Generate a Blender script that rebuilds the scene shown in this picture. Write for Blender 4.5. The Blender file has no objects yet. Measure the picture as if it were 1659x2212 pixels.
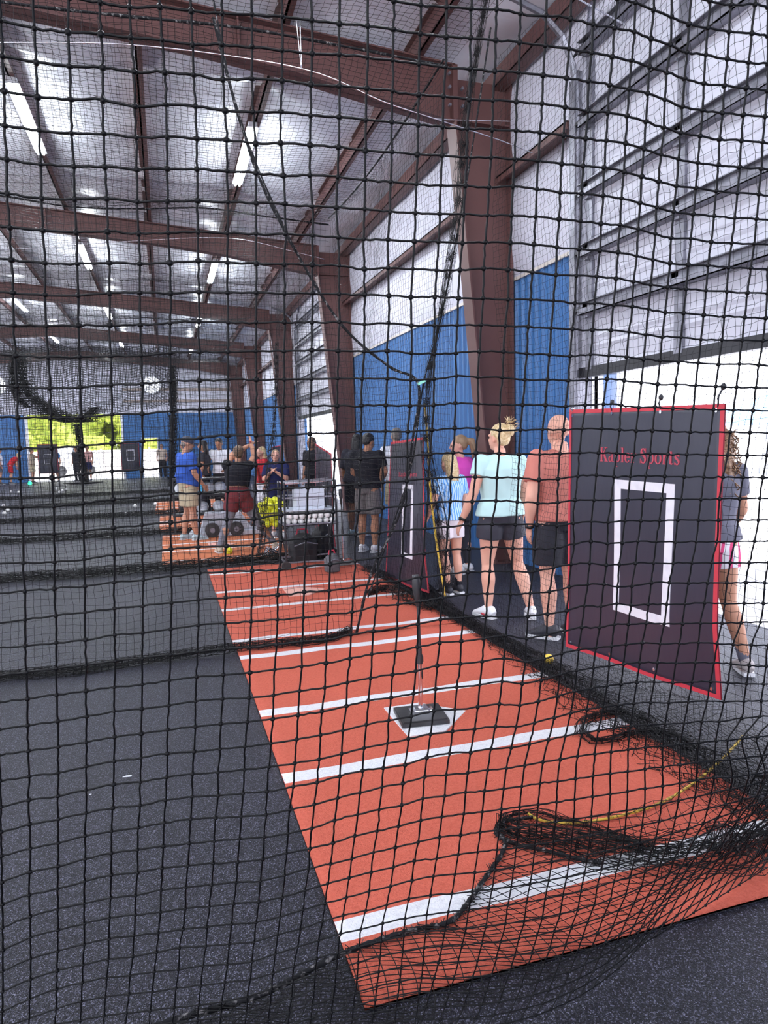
import bpy, bmesh, math, random
import numpy as np
from mathutils import Vector, Matrix, noise
random.seed(7); RNG = np.random.default_rng(7)
PI = math.pi
C = bpy.context.scene.collection
SC = bpy.context.scene

# ------------------------------------------------------------------ camera, world, exposure
YAW, PITCH, ROLL, FPX, EYE = 0.3025849, -0.1018853, -0.0269950, 1500.0, 1.6
cy, sy, cp, sp = math.cos(YAW), math.sin(YAW), math.cos(PITCH), math.sin(PITCH)
FWD = Vector((sy*cp, cy*cp, sp)); RT = Vector((cy, -sy, 0)); UPV = RT.cross(FWD)
cr, sr = math.cos(ROLL), math.sin(ROLL)
RT2 = cr*RT + sr*UPV; UP2 = -sr*RT + cr*UPV
cam_d = bpy.data.cameras.new('camera'); cam = bpy.data.objects.new('camera', cam_d); C.objects.link(cam)
M = Matrix((RT2, UP2, -FWD)).transposed().to_4x4(); M.translation = (0, 0, EYE)
cam.matrix_world = M
cam_d.sensor_fit = 'HORIZONTAL'; cam_d.sensor_width = 36; cam_d.lens = 36*FPX/1659
cam_d.clip_start = 0.05; cam_d.clip_end = 300
SC.camera = cam
SC.view_settings.view_transform = 'Standard'; SC.view_settings.look = 'None'
SC.view_settings.gamma = 1; SC.view_settings.use_curve_mapping = False
SC.view_settings.exposure = 0.70
SC.cycles.max_bounces = 8; SC.cycles.diffuse_bounces = 5; SC.cycles.use_denoising = True
w = bpy.data.worlds.new('sky'); SC.world = w; w.use_nodes = True
bg = w.node_tree.nodes['Background']; bg.inputs[0].default_value = (0.84, 0.865, 1.0, 1); bg.inputs[1].default_value = 2.6
sun_d = bpy.data.lights.new('sun', 'SUN'); sun = bpy.data.objects.new('sun', sun_d); C.objects.link(sun)
sun_d.energy = 6.0; sun_d.angle = 0.02; sun_d.color = (1, .96, .9)
sun.rotation_euler = Vector((0.30, 0.42, -1)).to_track_quat('-Z', 'Y').to_euler()
LAMP_W = 45

# ------------------------------------------------------------------ helpers
def ray(px, py):
    return (px-829.5)*RT2 - (py-1106)*UP2 + FPX*FWD
def on_floor(px, py, z=0.0):
    d = ray(px, py); t = (z-EYE)/d.z; return Vector((d.x*t, d.y*t, z))
def on_x(px, py, X):
    d = ray(px, py); t = X/d.x; return Vector((X, d.y*t, EYE+d.z*t))
def on_y(px, py, Y):
    d = ray(px, py); t = Y/d.y; return Vector((d.x*t, Y, EYE+d.z*t))

def mat(name, col, rough=0.6, metal=0.0, emit=None, bump=None, spec=0.5, vary=None, trans=None):
    m = bpy.data.materials.new(name); m.use_nodes = True
    nt = m.node_tree; b = nt.nodes['Principled BSDF']
    b.inputs['Base Color'].default_value = (*col, 1); b.inputs['Roughness'].default_value = rough
    b.inputs['Metallic'].default_value = metal; b.inputs['Specular IOR Level'].default_value = spec
    if trans: b.inputs['Transmission Weight'].default_value = trans
    if emit: b.inputs['Emission Color'].default_value = (*emit[0], 1); b.inputs['Emission Strength'].default_value = emit[1]
    if bump or vary:
        tc = nt.nodes.new('ShaderNodeTexCoord')
    if bump:
        s, strength, stretch = bump
        mp = nt.nodes.new('ShaderNodeMapping'); mp.inputs['Scale'].default_value = stretch
        n = nt.nodes.new('ShaderNodeTexNoise'); n.inputs['Scale'].default_value = s; n.inputs['Detail'].default_value = 4
        bp = nt.nodes.new('ShaderNodeBump'); bp.inputs['Strength'].default_value = strength; bp.inputs['Distance'].default_value = 0.02
        nt.links.new(tc.outputs['Object'], mp.inputs[0]); nt.links.new(mp.outputs[0], n.inputs['Vector'])
        nt.links.new(n.outputs[0], bp.inputs['Height']); nt.links.new(bp.outputs[0], b.inputs['Normal'])
    if vary:
        s, col2, lo, hi = vary
        n = nt.nodes.new('ShaderNodeTexNoise'); n.inputs['Scale'].default_value = s; n.inputs['Detail'].default_value = 5
        r = nt.nodes.new('ShaderNodeValToRGB'); r.color_ramp.elements[0].position = lo; r.color_ramp.elements[1].position = hi
        r.color_ramp.elements[0].color = (*col, 1); r.color_ramp.elements[1].color = (*col2, 1)
        nt.links.new(tc.outputs['Object'], n.inputs['Vector']); nt.links.new(n.outputs[0], r.inputs[0])
        nt.links.new(r.outputs[0], b.inputs['Base Color'])
    return m

def tag(o, label=None, cat=None, group=None, kind=None):
    if label: o['label'] = label
    if cat: o['category'] = cat
    if group: o['group'] = group
    if kind: o['kind'] = kind
    return o
def empty(name, loc=(0, 0, 0), rz=0, label=None, cat=None, group=None):
    o = bpy.data.objects.new(name, None); C.objects.link(o); o.location = loc; o.rotation_euler = (0, 0, rz)
    o.empty_display_size = 0.1
    return tag(o, label, cat, group)
def link(name, me, mats, parent=None, smooth=False):
    for m in (mats if isinstance(mats, (list, tuple)) else [mats]): me.materials.append(m)
    o = bpy.data.objects.new(name, me); C.objects.link(o)
    if parent: o.parent = parent
    if smooth: me.polygons.foreach_set('use_smooth', [True]*len(me.polygons))
    return o

class MB:
    """collects faces in numpy friendly lists and links them as one mesh"""
    def __init__(s): s.v = []; s.f = []; s.mi = []
    def add(s, vs, fs, mi=0):
        b = len(s.v); s.v += [tuple(v) for v in vs]; s.f += [tuple(i+b for i in f) for f in fs]; s.mi += [mi]*len(fs); return s
    def box(s, c, d, rz=0, mi=0, R=None):
        hx, hy, hz = d[0]/2, d[1]/2, d[2]/2
        R = R or Matrix.Rotation(rz, 3, 'Z'); c = Vector(c)
        vs = [c + R @ Vector((x*hx, y*hy, z*hz)) for x in (-1, 1) for y in (-1, 1) for z in (-1, 1)]
        return s.add(vs, [(0, 1, 3, 2), (4, 6, 7, 5), (0, 4, 5, 1), (2, 3, 7, 6), (0, 2, 6, 4), (1, 5, 7, 3)], mi)
    def span(s, a, b, mi=0):
        return s.box([(a[i]+b[i])/2 for i in range(3)], [abs(b[i]-a[i]) for i in range(3)], 0, mi)
    def bar(s, a, b, w, h, mi=0):
        a = Vector(a); b = Vector(b); t = (b-a)
        q = t.to_track_quat('Y', 'Z').to_matrix()
        return s.box((a+b)/2, (w, t.length, h), 0, mi, q)
    def tube(s, pts, r, n=8, mi=0, caps=True, side=None):
        pts = [Vector(p) for p in pts]; N = len(pts); vs = []; fs = []
        prev = None
        for i, p in enumerate(pts):
            t = (pts[min(i+1, N-1)]-pts[max(i-1, 0)]).normalized()
            ref = Vector(side) if side else (prev if prev is not None else (Vector((0, 0, 1)) if abs(t.z) < .9 else Vector((1, 0, 0))))
            a = (ref - t*ref.dot(t)); a = a.normalized() if a.length > 1e-6 else t.orthogonal().normalized()
            prev = a; b = t.cross(a)
            rr = r[i] if isinstance(r, (list, tuple)) else r
            ra, rb = rr if isinstance(rr, (list, tuple)) else (rr, rr)
            for k in range(n):
                an = 2*PI*k/n; vs.append(p + a*math.cos(an)*ra + b*math.sin(an)*rb)
        for i in range(N-1):
            for k in range(n):
                k2 = (k+1) % n; fs.append((i*n+k, i*n+k2, (i+1)*n+k2, (i+1)*n+k))
        if caps: fs += [tuple(reversed(range(n))), tuple(range((N-1)*n, N*n))]
        return s.add(vs, fs, mi)
    def ell(s, c, r, R=None, nu=12, nv=8, mi=0):
        c = Vector(c); R = R or Matrix.Identity(3); vs = [c + R @ Vector((0, 0, -r[2]))]; fs = []
        for j in range(1, nv):
            ph = -PI/2 + PI*j/nv
            for k in range(nu):
                th = 2*PI*k/nu; vs.append(c + R @ Vector((r[0]*math.cos(ph)*math.cos(th), r[1]*math.cos(ph)*math.sin(th), r[2]*math.sin(ph))))
        vs.append(c + R @ Vector((0, 0, r[2])))
        for k in range(nu):
            k2 = (k+1) % nu; fs.append((0, 1+k2, 1+k)); L = 1+(nv-2)*nu; fs.append((len(vs)-1, L+k, L+k2))
            for j in range(nv-2): fs.append((1+j*nu+k, 1+j*nu+k2, 1+(j+1)*nu+k2, 1+(j+1)*nu+k))
        return s.add(vs, fs, mi)
    def cap(s, a, b, ra, rb, n=12):
        """capsule-like limb with round ends"""
        a = Vector(a); b = Vector(b); s.tube([a, a.lerp(b, .5), b], [ra, (ra+rb)/2, rb], n)
        s.ell(a, (ra, ra, ra)); s.ell(b, (rb, rb, rb)); return s
    def prism(s, poly, axis, lo, hi, mi=0):
        """poly: list of 2D points in the plane normal to axis ('x','y','z')"""
        n = len(poly); mk = {'x': lambda p, t: (t, p[0], p[1]), 'y': lambda p, t: (p[0], t, p[1]), 'z': lambda p, t: (p[0], p[1], t)}[axis]
        vs = [mk(p, lo) for p in poly] + [mk(p, hi) for p in poly]
        fs = [tuple(range(n)), tuple(reversed(range(n, 2*n)))] + [(i, i+n, (i+1) % n+n, (i+1) % n) for i in range(n)]
        return s.add(vs, fs, mi)
    def mesh(s, name):
        me = bpy.data.meshes.new(name); me.from_pydata(s.v, [], s.f); me.polygons.foreach_set('material_index', s.mi)
        bm = bmesh.new(); bm.from_mesh(me); bmesh.ops.recalc_face_normals(bm, faces=bm.faces); bm.to_mesh(me); bm.free()
        return me
    def build(s, name, mats, parent=None, smooth=False):
        return link(name, s.mesh(name), mats, parent, smooth)
    def organic(s, name, m, voxel, parent=None, smooth_n=4, wrinkle=0, wscale=12):
        """fuse the shapes to one continuous surface"""
        me = s.mesh(name); o = bpy.data.objects.new(name, me); C.objects.link(o)
        md = o.modifiers.new('r', 'REMESH'); md.mode = 'VOXEL'; md.voxel_size = voxel
        sm = o.modifiers.new('s', 'SMOOTH'); sm.iterations = smooth_n; sm.factor = .5
        dg = bpy.context.evaluated_depsgraph_get(); me2 = bpy.data.meshes.new_from_object(o.evaluated_get(dg))
        bpy.data.objects.remove(o); bpy.data.meshes.remove(me)
        if wrinkle:
            n = len(me2.vertices); co = np.empty(n*3, 'f'); me2.vertices.foreach_get('co', co); nn = np.empty(n*3, 'f')
            me2.vertices.foreach_get('normal', nn); co = co.reshape(-1, 3); nn = nn.reshape(-1, 3)
            h = np.array([noise.noise(Vector((p[0]*wscale+p[2]*3, p[1]*wscale, p[2]*wscale*.55+p[0]*4))) for p in co])
            co += nn*h[:, None]*wrinkle; me2.vertices.foreach_set('co', co.ravel())
        me2.name = name
        return link(name, me2, m, parent, True)

def cords(name, A, B, rad, m, parent=None, sides=3):
    """thin straight cords A[i]-B[i], all in one mesh"""
    A = np.asarray(A, float).reshape(-1, 3); B = np.asarray(B, float).reshape(-1, 3)
    L = np.linalg.norm(B-A, axis=1); k = L > 1e-6; A = A[k]; B = B[k]
    T = B-A; T /= np.linalg.norm(T, axis=1)[:, None]
    ref = np.where(np.abs(T[:, 2:3]) < .9, np.array([[0, 0, 1.]]), np.array([[1., 0, 0]]))
    U = np.cross(T, ref); U /= np.linalg.norm(U, axis=1)[:, None]; V = np.cross(T, U)
    n = len(A); rad = np.broadcast_to(rad, (n,))[:, None]
    ring = []
    for e in (A-T*rad*.6, B+T*rad*.6):
        for j in range(sides):
            a = 2*PI*j/sides; ring.append(e + (U*math.cos(a)+V*math.sin(a))*rad)
    verts = np.stack(ring, 1).reshape(-1, 3)
    base = (np.arange(n)*2*sides)[:, None, None]
    f = np.array([(j, (j+1) % sides, sides+(j+1) % sides, sides+j) for j in range(sides)])[None]
    faces = (base+f).reshape(-1)
    nf = n*sides; me = bpy.data.meshes.new(name)
    me.vertices.add(len(verts)); me.vertices.foreach_set('co', verts.ravel())
    me.loops.add(nf*4); me.loops.foreach_set('vertex_index', faces)
    me.polygons.add(nf); me.polygons.foreach_set('loop_start', np.arange(nf)*4); me.polygons.foreach_set('loop_total', np.full(nf, 4))
    me.update(calc_edges=True)
    return link(name, me, m, parent, sides > 3)
def grid_edges(P, keep=None):
    """segments of a lattice of nodes P[nr,nc,3]; keep(mask of nodes)"""
    a = [P[:, :-1].reshape(-1, 3), P[:-1].reshape(-1, 3)]; b = [P[:, 1:].reshape(-1, 3), P[1:].reshape(-1, 3)]
    A = np.concatenate(a); B = np.concatenate(b)
    if keep is not None:
        k = np.concatenate([(keep[:, :-1] & keep[:, 1:]).ravel(), (keep[:-1] & keep[1:]).ravel()]); A = A[k]; B = B[k]
    return A, B
def diag_edges(P, keep=None):
    a = np.concatenate([P[:-1, :-1].reshape(-1, 3), P[:-1, 1:].reshape(-1, 3)]); b = np.concatenate([P[1:, 1:].reshape(-1, 3), P[1:, :-1].reshape(-1, 3)])
    return a, b
def wob(X, amp, *fs):
    """smooth wobble of an array of positions"""
    o = np.zeros_like(X)
    for k in range(3):
        for (f, ph) in fs: o[..., k] += np.sin(X[..., 0]*f+X[..., 1]*f*.7+X[..., 2]*f*.5+ph+k*1.7)
    return X+o*amp
def catmull(pts, n):
    pts = np.asarray(pts, float); P = np.concatenate([2*pts[:1]-pts[1:2], pts, 2*pts[-1:]-pts[-2:-1]]); out = []
    for i in range(len(pts)-1):
        p0, p1, p2, p3 = P[i:i+4]
        for t in np.linspace(0, 1, n, endpoint=False):
            out.append(.5*((2*p1)+(-p0+p2)*t+(2*p0-5*p1+4*p2-p3)*t*t+(-p0+3*p1-3*p2+p3)*t**3))
    out.append(pts[-1]); return np.array(out)
def resample(pts, n):
    pts = np.asarray(pts, float); d = np.r_[0, np.cumsum(np.linalg.norm(np.diff(pts, axis=0), axis=1))]
    t = np.linspace(0, d[-1], n); return np.stack([np.interp(t, d, pts[:, k]) for k in range(pts.shape[1])], 1)
def bunch(name, path, wid, hgt, n, m, parent, rad=0.0016, seg=0.045, seed=1, curl=1.0, z0=0.004):
    """gathered netting lying along a path: many wavy cords and cross links"""
    r = np.random.default_rng(seed); path = catmull(path, 8); L = np.linalg.norm(np.diff(path, axis=0), axis=1).sum()
    k = max(8, int(L/seg)); base = resample(path, k); T = np.gradient(base, axis=0); T /= np.linalg.norm(T, axis=1)[:, None]
    S = np.cross(T, [0, 0, 1.]); S /= np.maximum(np.linalg.norm(S, axis=1), 1e-6)[:, None]
    wv = np.interp(np.linspace(0, 1, k), np.linspace(0, 1, len(wid)), wid) if isinstance(wid, (list, tuple)) else np.full(k, wid)
    rows = []
    for i in range(n):
        u = r.uniform(-1, 1); hh = r.uniform(0, 1)
        x = np.arange(k)*seg
        off = u*wv + wv*curl*.35*(np.sin(x*r.uniform(3, 9)+r.uniform(0, 6))+.6*np.sin(x*r.uniform(14, 26)+r.uniform(0, 6)))
        z = hgt*hh*np.maximum(0, 1-(off/(wv*1.5+1e-6))**2)+.006*np.sin(x*r.uniform(20, 50)+i)
        q = base + S*off[:, None]; q[:, 2] = base[:, 2] + z0 + np.maximum(0, z); q += r.normal(0, seg*.05, q.shape)*[1, 1, .3]
        q[:, 2] = np.maximum(q[:, 2], z0*.6)
        rows.append(q)
    P = np.array(rows); A = [P[:, :-1].reshape(-1, 3)]; B = [P[:, 1:].reshape(-1, 3)]
    for i in range(n):
        d = np.linalg.norm(P[:, :, :2]-P[i][None, :, :2], axis=2); d[i] = 9; j = d.argmin(0); s = (r.uniform(size=k) < .5) & (d.min(0) < .05)
        A.append(P[i][s]); B.append(P[j, np.arange(k)][s])
    return cords(name, np.concatenate(A), np.concatenate(B), rad, m, parent)
def rope(name, pts, rad, m, parent=None, n=10, fuzz=0, sides=7):
    q = catmull(pts, n); mb = MB(); mb.tube([Vector(p) for p in q], [rad*(1+.18*math.sin(i*1.9)) for i in range(len(q))], sides)
    if fuzz:
        for p in q[::2]:
            for _ in range(fuzz):
                d = Vector((random.gauss(0, 1), random.gauss(0, 1), random.gauss(0, 1))).normalized()*rad*random.uniform(1.6, 3.2)
                mb.tube([Vector(p), Vector(p)+d], rad*.16, 3)
    return mb.build(name, m, parent, True)

# ------------------------------------------------------------------ materials
brown = mat('primer_brown_steel', (.115, .052, .050), .5, 0, spec=.4, vary=(1.2, (.155, .074, .066), .35, .75))
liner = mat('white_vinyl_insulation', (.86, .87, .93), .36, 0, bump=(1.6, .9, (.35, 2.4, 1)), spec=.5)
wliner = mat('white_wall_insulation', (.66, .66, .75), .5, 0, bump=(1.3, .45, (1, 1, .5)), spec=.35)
blue = mat('blue_ribbed_steel', (.055, .18, .42), .42, 0, spec=.5)
whitemetal = mat('white_ribbed_steel', (.50, .50, .57), .4, 0, spec=.5)
galv = mat('galvanised_steel', (.17, .17, .20), .40, .55, vary=(9, (.30, .30, .35), .4, .7))
darkmetal = mat('dark_steel', (.03, .03, .035), .4, .4)
chrome = mat('chrome', (.75, .76, .80), .12, 1.0)
nylon = mat('black_nylon_cord', (.0022, .0022, .003), .5, 0, spec=.22)
finenet = mat('dark_netting_cord', (.005, .005, .007), .5, 0, spec=.3)
greyrope = mat('frayed_grey_rope', (.012, .012, .014), .85, spec=.15, vary=(45, (.20, .19, .19), .55, .68))
yellowrope = mat('yellow_rope', (.62, .42, .05), .7, vary=(60, (.2, .13, .02), .45, .6))
wire = mat('bright_steel_wire', (.8, .8, .85), .25, .9)
rubber = mat('black_rubber', (.018, .018, .02), .45, vary=(6, (.06, .06, .065), .45, .8))
yellow = mat('yellow_ball_vinyl', (.80, .80, .03), .5)
yellow2 = mat('worn_yellow_ball', (.72, .50, .06), .6, vary=(30, (.45, .28, .03), .5, .7))
whiteball = mat('white_ball_leather', (.75, .74, .72), .5)
lampm = mat('lit_tube', (.9, .95, 1), .4, emit=((.88, .95, 1), 22))
fixture = mat('white_enamel', (.75, .76, .8), .35)

def floor_mat():
    m = mat('speckled_rubber_floor', (.03, .03, .038), .46, spec=.34); nt = m.node_tree; b = nt.nodes['Principled BSDF']
    tc = nt.nodes.new('ShaderNodeTexCoord')
    v = nt.nodes.new('ShaderNodeTexVoronoi'); v.inputs['Scale'].default_value = 300
    r = nt.nodes.new('ShaderNodeValToRGB'); e = r.color_ramp.elements; e[0].position = .35; e[1].position = .95
    e[0].color = (.003, .003, .007, 1); e[1].color = (.30, .30, .42, 1)
    e2 = r.color_ramp.elements.new(.68); e2.color = (.020, .020, .036, 1)
    nt.links.new(tc.outputs['Object'], v.inputs['Vector']); nt.links.new(v.outputs['Color'], r.inputs[0])
    big = nt.nodes.new('ShaderNodeTexNoise'); big.inputs['Scale'].default_value = .9; big.inputs['Detail'].default_value = 6
    mx = nt.nodes.new('ShaderNodeMix'); mx.data_type = 'RGBA'; mx.blend_type = 'MULTIPLY'; mx.inputs[0].default_value = .5
    nt.links.new(tc.outputs['Object'], big.inputs['Vector']); nt.links.new(r.outputs[0], mx.inputs[6]); nt.links.new(big.outputs[0], mx.inputs[7])
    nt.links.new(mx.outputs[2], b.inputs['Base Color'])
    bp = nt.nodes.new('ShaderNodeBump'); bp.inputs['Strength'].default_value = .8; bp.inputs['Distance'].default_value = .004
    nt.links.new(v.outputs['Distance'], bp.inputs['Height']); nt.links.new(bp.outputs[0], b.inputs['Normal'])
    return m
def turf_mat(name, c, c2):
    return mat(name, c, .85, spec=.15, bump=(160, .6, (1, 1, 1)), vary=(70, c2, .35, .7))
turf = turf_mat('coral_turf', (.60, .135, .088), (.52, .108, .068))
turf2 = turf_mat('orange_turf', (.56, .18, .085), (.48, .15, .07))
turfw = turf_mat('white_turf', (.80, .80, .82), (.68, .68, .72))
matedge = mat('black_mat_backing', (.01, .01, .012), .7)
# ------------------------------------------------------------------ building shell
XW, YE, XR, XL, YB = 4.3, 39.0, -4.1, -12.5, -7.0
def zr(x): return 5.92+.075*(XW-x) if x > XR else 5.92+.075*(XW-XR)-.075*(XR-x)
fl = MB(); fl.add([(XL, YB, 0), (XW+.3, YB, 0), (XW+.3, YE+.4, 0), (XL, YE+.4, 0)], [(0, 1, 2, 3)])
tag(fl.build('floor', floor_mat()), kind='structure')
ground_m = mat('sunlit_concrete_yard', (.62, .61, .62), .8, vary=(.8, (.72, .71, .72), .3, .7))
g = MB(); g.span((XL-60, YB-30, -.06), (XW+90, YE+90, -.02)); tag(g.build('outdoor_pavement', ground_m), 'pale concrete yard outside the open doors of the building', 'pavement', kind='stuff')

# roof insulation, sagging between the purlins
PX = [3.04, 1.49, -.06, -1.63, -3.2, -4.9, -6.5, -8.1, -9.7, -11.3]
def roof_sheet():
    xs = np.linspace(XL, XW, 150); ys = np.linspace(YB, YE, 300); me = MB()
    X, Y = np.meshgrid(xs, ys); Z = np.vectorize(zr)(X)+.20
    d = np.min(np.abs(X[..., None]-np.array(PX+[XW, XL])), -1); Z -= .075*np.clip(d/.75, 0, 1)**.7
    Z += .030*np.sin(Y*2*PI/1.22+.8*np.sin(X*1.3))*np.clip(d/.4, 0, 1)
    Z += -.10*np.exp(-((np.mod(Y+.25*np.sin(X*1.7), 3.87)-1.9)/.12)**2)
    r = np.random.default_rng(3); Z += r.normal(0, .004, Z.shape)
    v = np.stack([X, Y, Z], -1).reshape(-1, 3); n, k = X.shape
    i = (np.arange(n-1)[:, None]*k+np.arange(k-1)[None]).ravel(); f = np.stack([i, i+1, i+k+1, i+k], 1)
    m = bpy.data.meshes.new('ceiling'); m.from_pydata(v.tolist(), [], f.tolist()); return m
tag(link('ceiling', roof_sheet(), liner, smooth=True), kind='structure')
rs = MB(); rs.prism([(XL-.3, zr(XL)+.26), (XR, zr(XR)+.26), (XW+.4, zr(XW)+.26), (XW+.4, zr(XW)+.3), (XR, zr(XR)+.3), (XL-.3, zr(XL)+.3)], 'y', YB, YE+.3)
tag(rs.build('trim_1', galv), kind='structure')

def ribbed(y0, y1, z0, z1, x, per=.16, dep=.035, axis='y'):
    """ribbed sheet running along y (or x), ribs vertical, with thickness"""
    pts = []; t = y0
    while t < y1-1e-6:
        for a, d in ((0, 0), (.12, dep), (.28, dep), (.40, 0), (.68, 0), (.70, dep*.3), (.78, dep*.3), (.80, 0)):
            if t+a*per <= y1: pts.append((t+a*per, d))
        t += per
    pts.append((y1, 0)); n = len(pts); mb = MB(); vs = []
    for z in (z0, z1):
        for (yy, d) in pts: vs.append((x-d, yy, z) if axis == 'y' else (yy, x-d, z))
    fs = [(i, i+1, n+i+1, n+i) for i in range(n-1)]; mb.add(vs, fs)
    if axis == 'y': mb.span((x+.01, y0, z0), (x+.05, y1, z1))
    else: mb.span((y0, x+.01, z0), (y1, x+.05, z1))
    return mb
def merge(*ms):
    o = MB()
    for m in ms: o.add(m.v, m.f)
    return o
D1, D2 = (2.1, 6.33), (16.5, 21.9)
tag(merge(ribbed(YB, D1[0], 0, 3.55, XW), ribbed(D1[1], D2[0], 0, 3.55, XW), ribbed(D2[1], YE, 0, 3.55, XW)).build('wall_right', blue), kind='structure')
li = MB()
for y0, y1 in ((YB, D1[0]), (D1[1], D2[0]), (D2[1], YE)): li.span((XW-.02, y0, 3.55), (XW+.04, y1, 6.1))
for y0, y1 in (D1, D2): li.span((XW-.02, y0, 5.45), (XW+.04, y1, 6.1))
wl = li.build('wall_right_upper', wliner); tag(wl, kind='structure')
# pillowed insulation face between the girts
def pillow(y0, y1, z0, z1):
    ny, nz = max(6, int((y1-y0)*6)), 14
    Y, Z = np.meshgrid(np.linspace(y0, y1, ny), np.linspace(z0, z1, nz))
    u = (Y-y0)/(y1-y0); v_ = (Z-z0)/(z1-z0); X = XW-.03-.07*np.sin(PI*v_)**.5*(.8+.2*np.sin(Y*2.6))-.012*np.sin(Y*5.2)
    m = MB(); k = ny; vs = np.stack([X, Y, Z], -1).reshape(-1, 3)
    m.add(vs.tolist(), [(a*k+b, a*k+b+1, (a+1)*k+b+1, (a+1)*k+b) for a in range(nz-1) for b in range(k-1)]); return m
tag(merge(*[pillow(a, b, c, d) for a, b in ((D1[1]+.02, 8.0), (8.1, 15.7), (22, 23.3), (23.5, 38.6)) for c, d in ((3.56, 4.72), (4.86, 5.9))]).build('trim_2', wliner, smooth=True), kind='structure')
tr = MB()
for y0, y1 in ((D1[1], D2[0]), (D2[1], YE)): tr.span((XW-.05, y0, 3.53), (XW-.02, y1, 3.57))
tag(tr.build('trim_3', mat('cream_edge_trim', (.72, .66, .60), .5)), kind='structure')

# end wall with a big opening and a small door
OX = (-6.5, -2.1); SX = (-1.08, -.34)
tag(merge(ribbed(XL, OX[0], 0, 3.38, YE, axis='x'), ribbed(OX[1], SX[0], 0, 3.38, YE, axis='x'), ribbed(SX[1], XW, 0, 3.38, YE, axis='x'), ribbed(SX[0], SX[1], 2.06, 3.38, YE, axis='x')).build('wall_far', blue), kind='structure')
up = MB(); up.prism([(XL, 3.38), (XW, 3.38), (XW, zr(XW)+.2), (XR, zr(XR)+.2), (XL, zr(XL)+.2)], 'y', YE, YE+.06)
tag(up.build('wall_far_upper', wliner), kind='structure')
hd = MB()
for z in (3.95, 4.55): hd.span((OX[1]+.2, YE-.1, z), (XW, YE-.02, z+.14))
tag(hd.build('trim_4', mat('tan_girt_steel', (.42, .33, .29), .5)), kind='structure')
fr = MB(); fr.span((OX[0]-.12, YE-.08, 0), (OX[0], YE+.08, 3.45)); fr.span((OX[1], YE-.08, 0), (OX[1]+.1, YE+.08, 3.45))
fr.span((SX[0]-.06, YE-.08, 0), (SX[0], YE+.08, 2.1)); fr.span((SX[1], YE-.08, 0), (SX[1]+.06, YE+.08, 2.1)); fr.span((SX[0]-.06, YE-.08, 2.06), (SX[1]+.06, YE+.08, 2.12))
tag(fr.build('trim_5', fixture), kind='structure')
# unseen left wall, opened below the eaves to let daylight onto the ceiling
lw = MB(); lw.span((XL-.1, YB, 5.1), (XL, YE, zr(XL)+.2)); lw.span((XL-.1, 36, 0), (XL, YE, 5.1))
tag(lw.build('wall_left', wliner), kind='structure')

# steel frames: column + haunched rafter
def steel_frame(Y, label):
    e = empty('portal_frame', (XW-.1, Y, 0), 0, label, 'portal frame', 'brown steel frames along the hall')
    off = Vector((XW-.1, Y, 0)); T = lambda p: tuple(Vector(p)-off)
    c = MB(); bi, ti = 3.98, 3.50
    def P(m, poly, y0, y1): m.prism([(x-off.x, z) for x, z in poly], 'y', y0, y1)
    P(c, [(bi, 0), (XW-.09, 0), (XW-.09, 5.85), (ti, 5.85)], -.012, .012)
    P(c, [(bi-.02, 0), (bi, 0), (ti, 5.36), (ti-.02, 5.36)], -.13, .13)
    P(c, [(XW-.10, 0), (XW-.07, 0), (XW-.07, 5.9), (XW-.10, 5.9)], -.13, .13)
    P(c, [(bi-.04, 0), (XW-.05, 0), (XW-.05, .025), (bi-.04, .025)], -.15, .15)
    P(c, [(ti, 5.34), (XW-.09, 5.34), (XW-.09, 5.36), (ti, 5.36)], -.11, .11)
    c.build('column', brown, e)
    r = MB(); top = lambda x: zr(x)-.005
    def low(x): return 5.33+(3.5-x)/3.0*.50 if x > .5 else min(top(x)-.36-.06*(1 if x > XR else 1), 5.83+(.5-x)*.058 if x > XR else 9)
    xs = [3.5, 2.5, 1.5, .5, -.6, -2, -3, XR, -6, -8, -9.5, XL+.3]
    tp = [(x, top(x)) for x in xs]; lo = [(x, low(x)) for x in xs]
    P(r, tp+lo[::-1], -.010, .010)
    P(r, lo+[(x, z+.016) for x, z in lo[::-1]], -.11, .11); P(r, tp+[(x, z-.016) for x, z in tp[::-1]], -.11, .11)
    P(r, [(3.47, 5.33), (3.53, 5.33), (3.53, 5.97), (3.47, 5.97)], -.11, .11)
    for x in (1.0, -2.0): P(r, [(x-.01, low(x)), (x+.01, low(x)), (x+.01, top(x)), (x-.01, top(x))], -.10, .10)
    r.build('rafter', brown, e)
    if Y < 10:
        for (x, z) in ((3.42, 5.5), (3.42, 5.7), (3.42, 5.85), (3.58, 5.5), (3.58, 5.7)): MB().tube([(x-off.x, -.10, z), (x-off.x, -.14, z)], .018, 6).build('bolt', galv, e)
for Y, l in ((8.05, 'nearest brown steel column and haunched rafter, beside the raised roller door'), (15.75, 'second brown steel frame, its column behind the man in black'), (23.4, 'third brown steel frame down the hall, column beside the white inner door'), (31.0, 'fourth brown steel frame, slim in the distance'), (38.6, 'farthest brown steel frame against the end wall')):
    steel_frame(Y, l)
LP = ['lowest sloping roof purlin, nearest the right wall', 'roof purlin carrying the right hand row of strip lights', 'roof purlin between the two rows of strip lights', 'roof purlin carrying the left hand row of strip lights', 'roof purlin left of the left hand strip lights', 'roof purlin just past the ridge', 'roof purlin on the far slope, second from the ridge', 'roof purlin on the far slope, third from the ridge', 'roof purlin on the far slope, fourth from the ridge', 'outermost roof purlin on the far slope']
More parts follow.
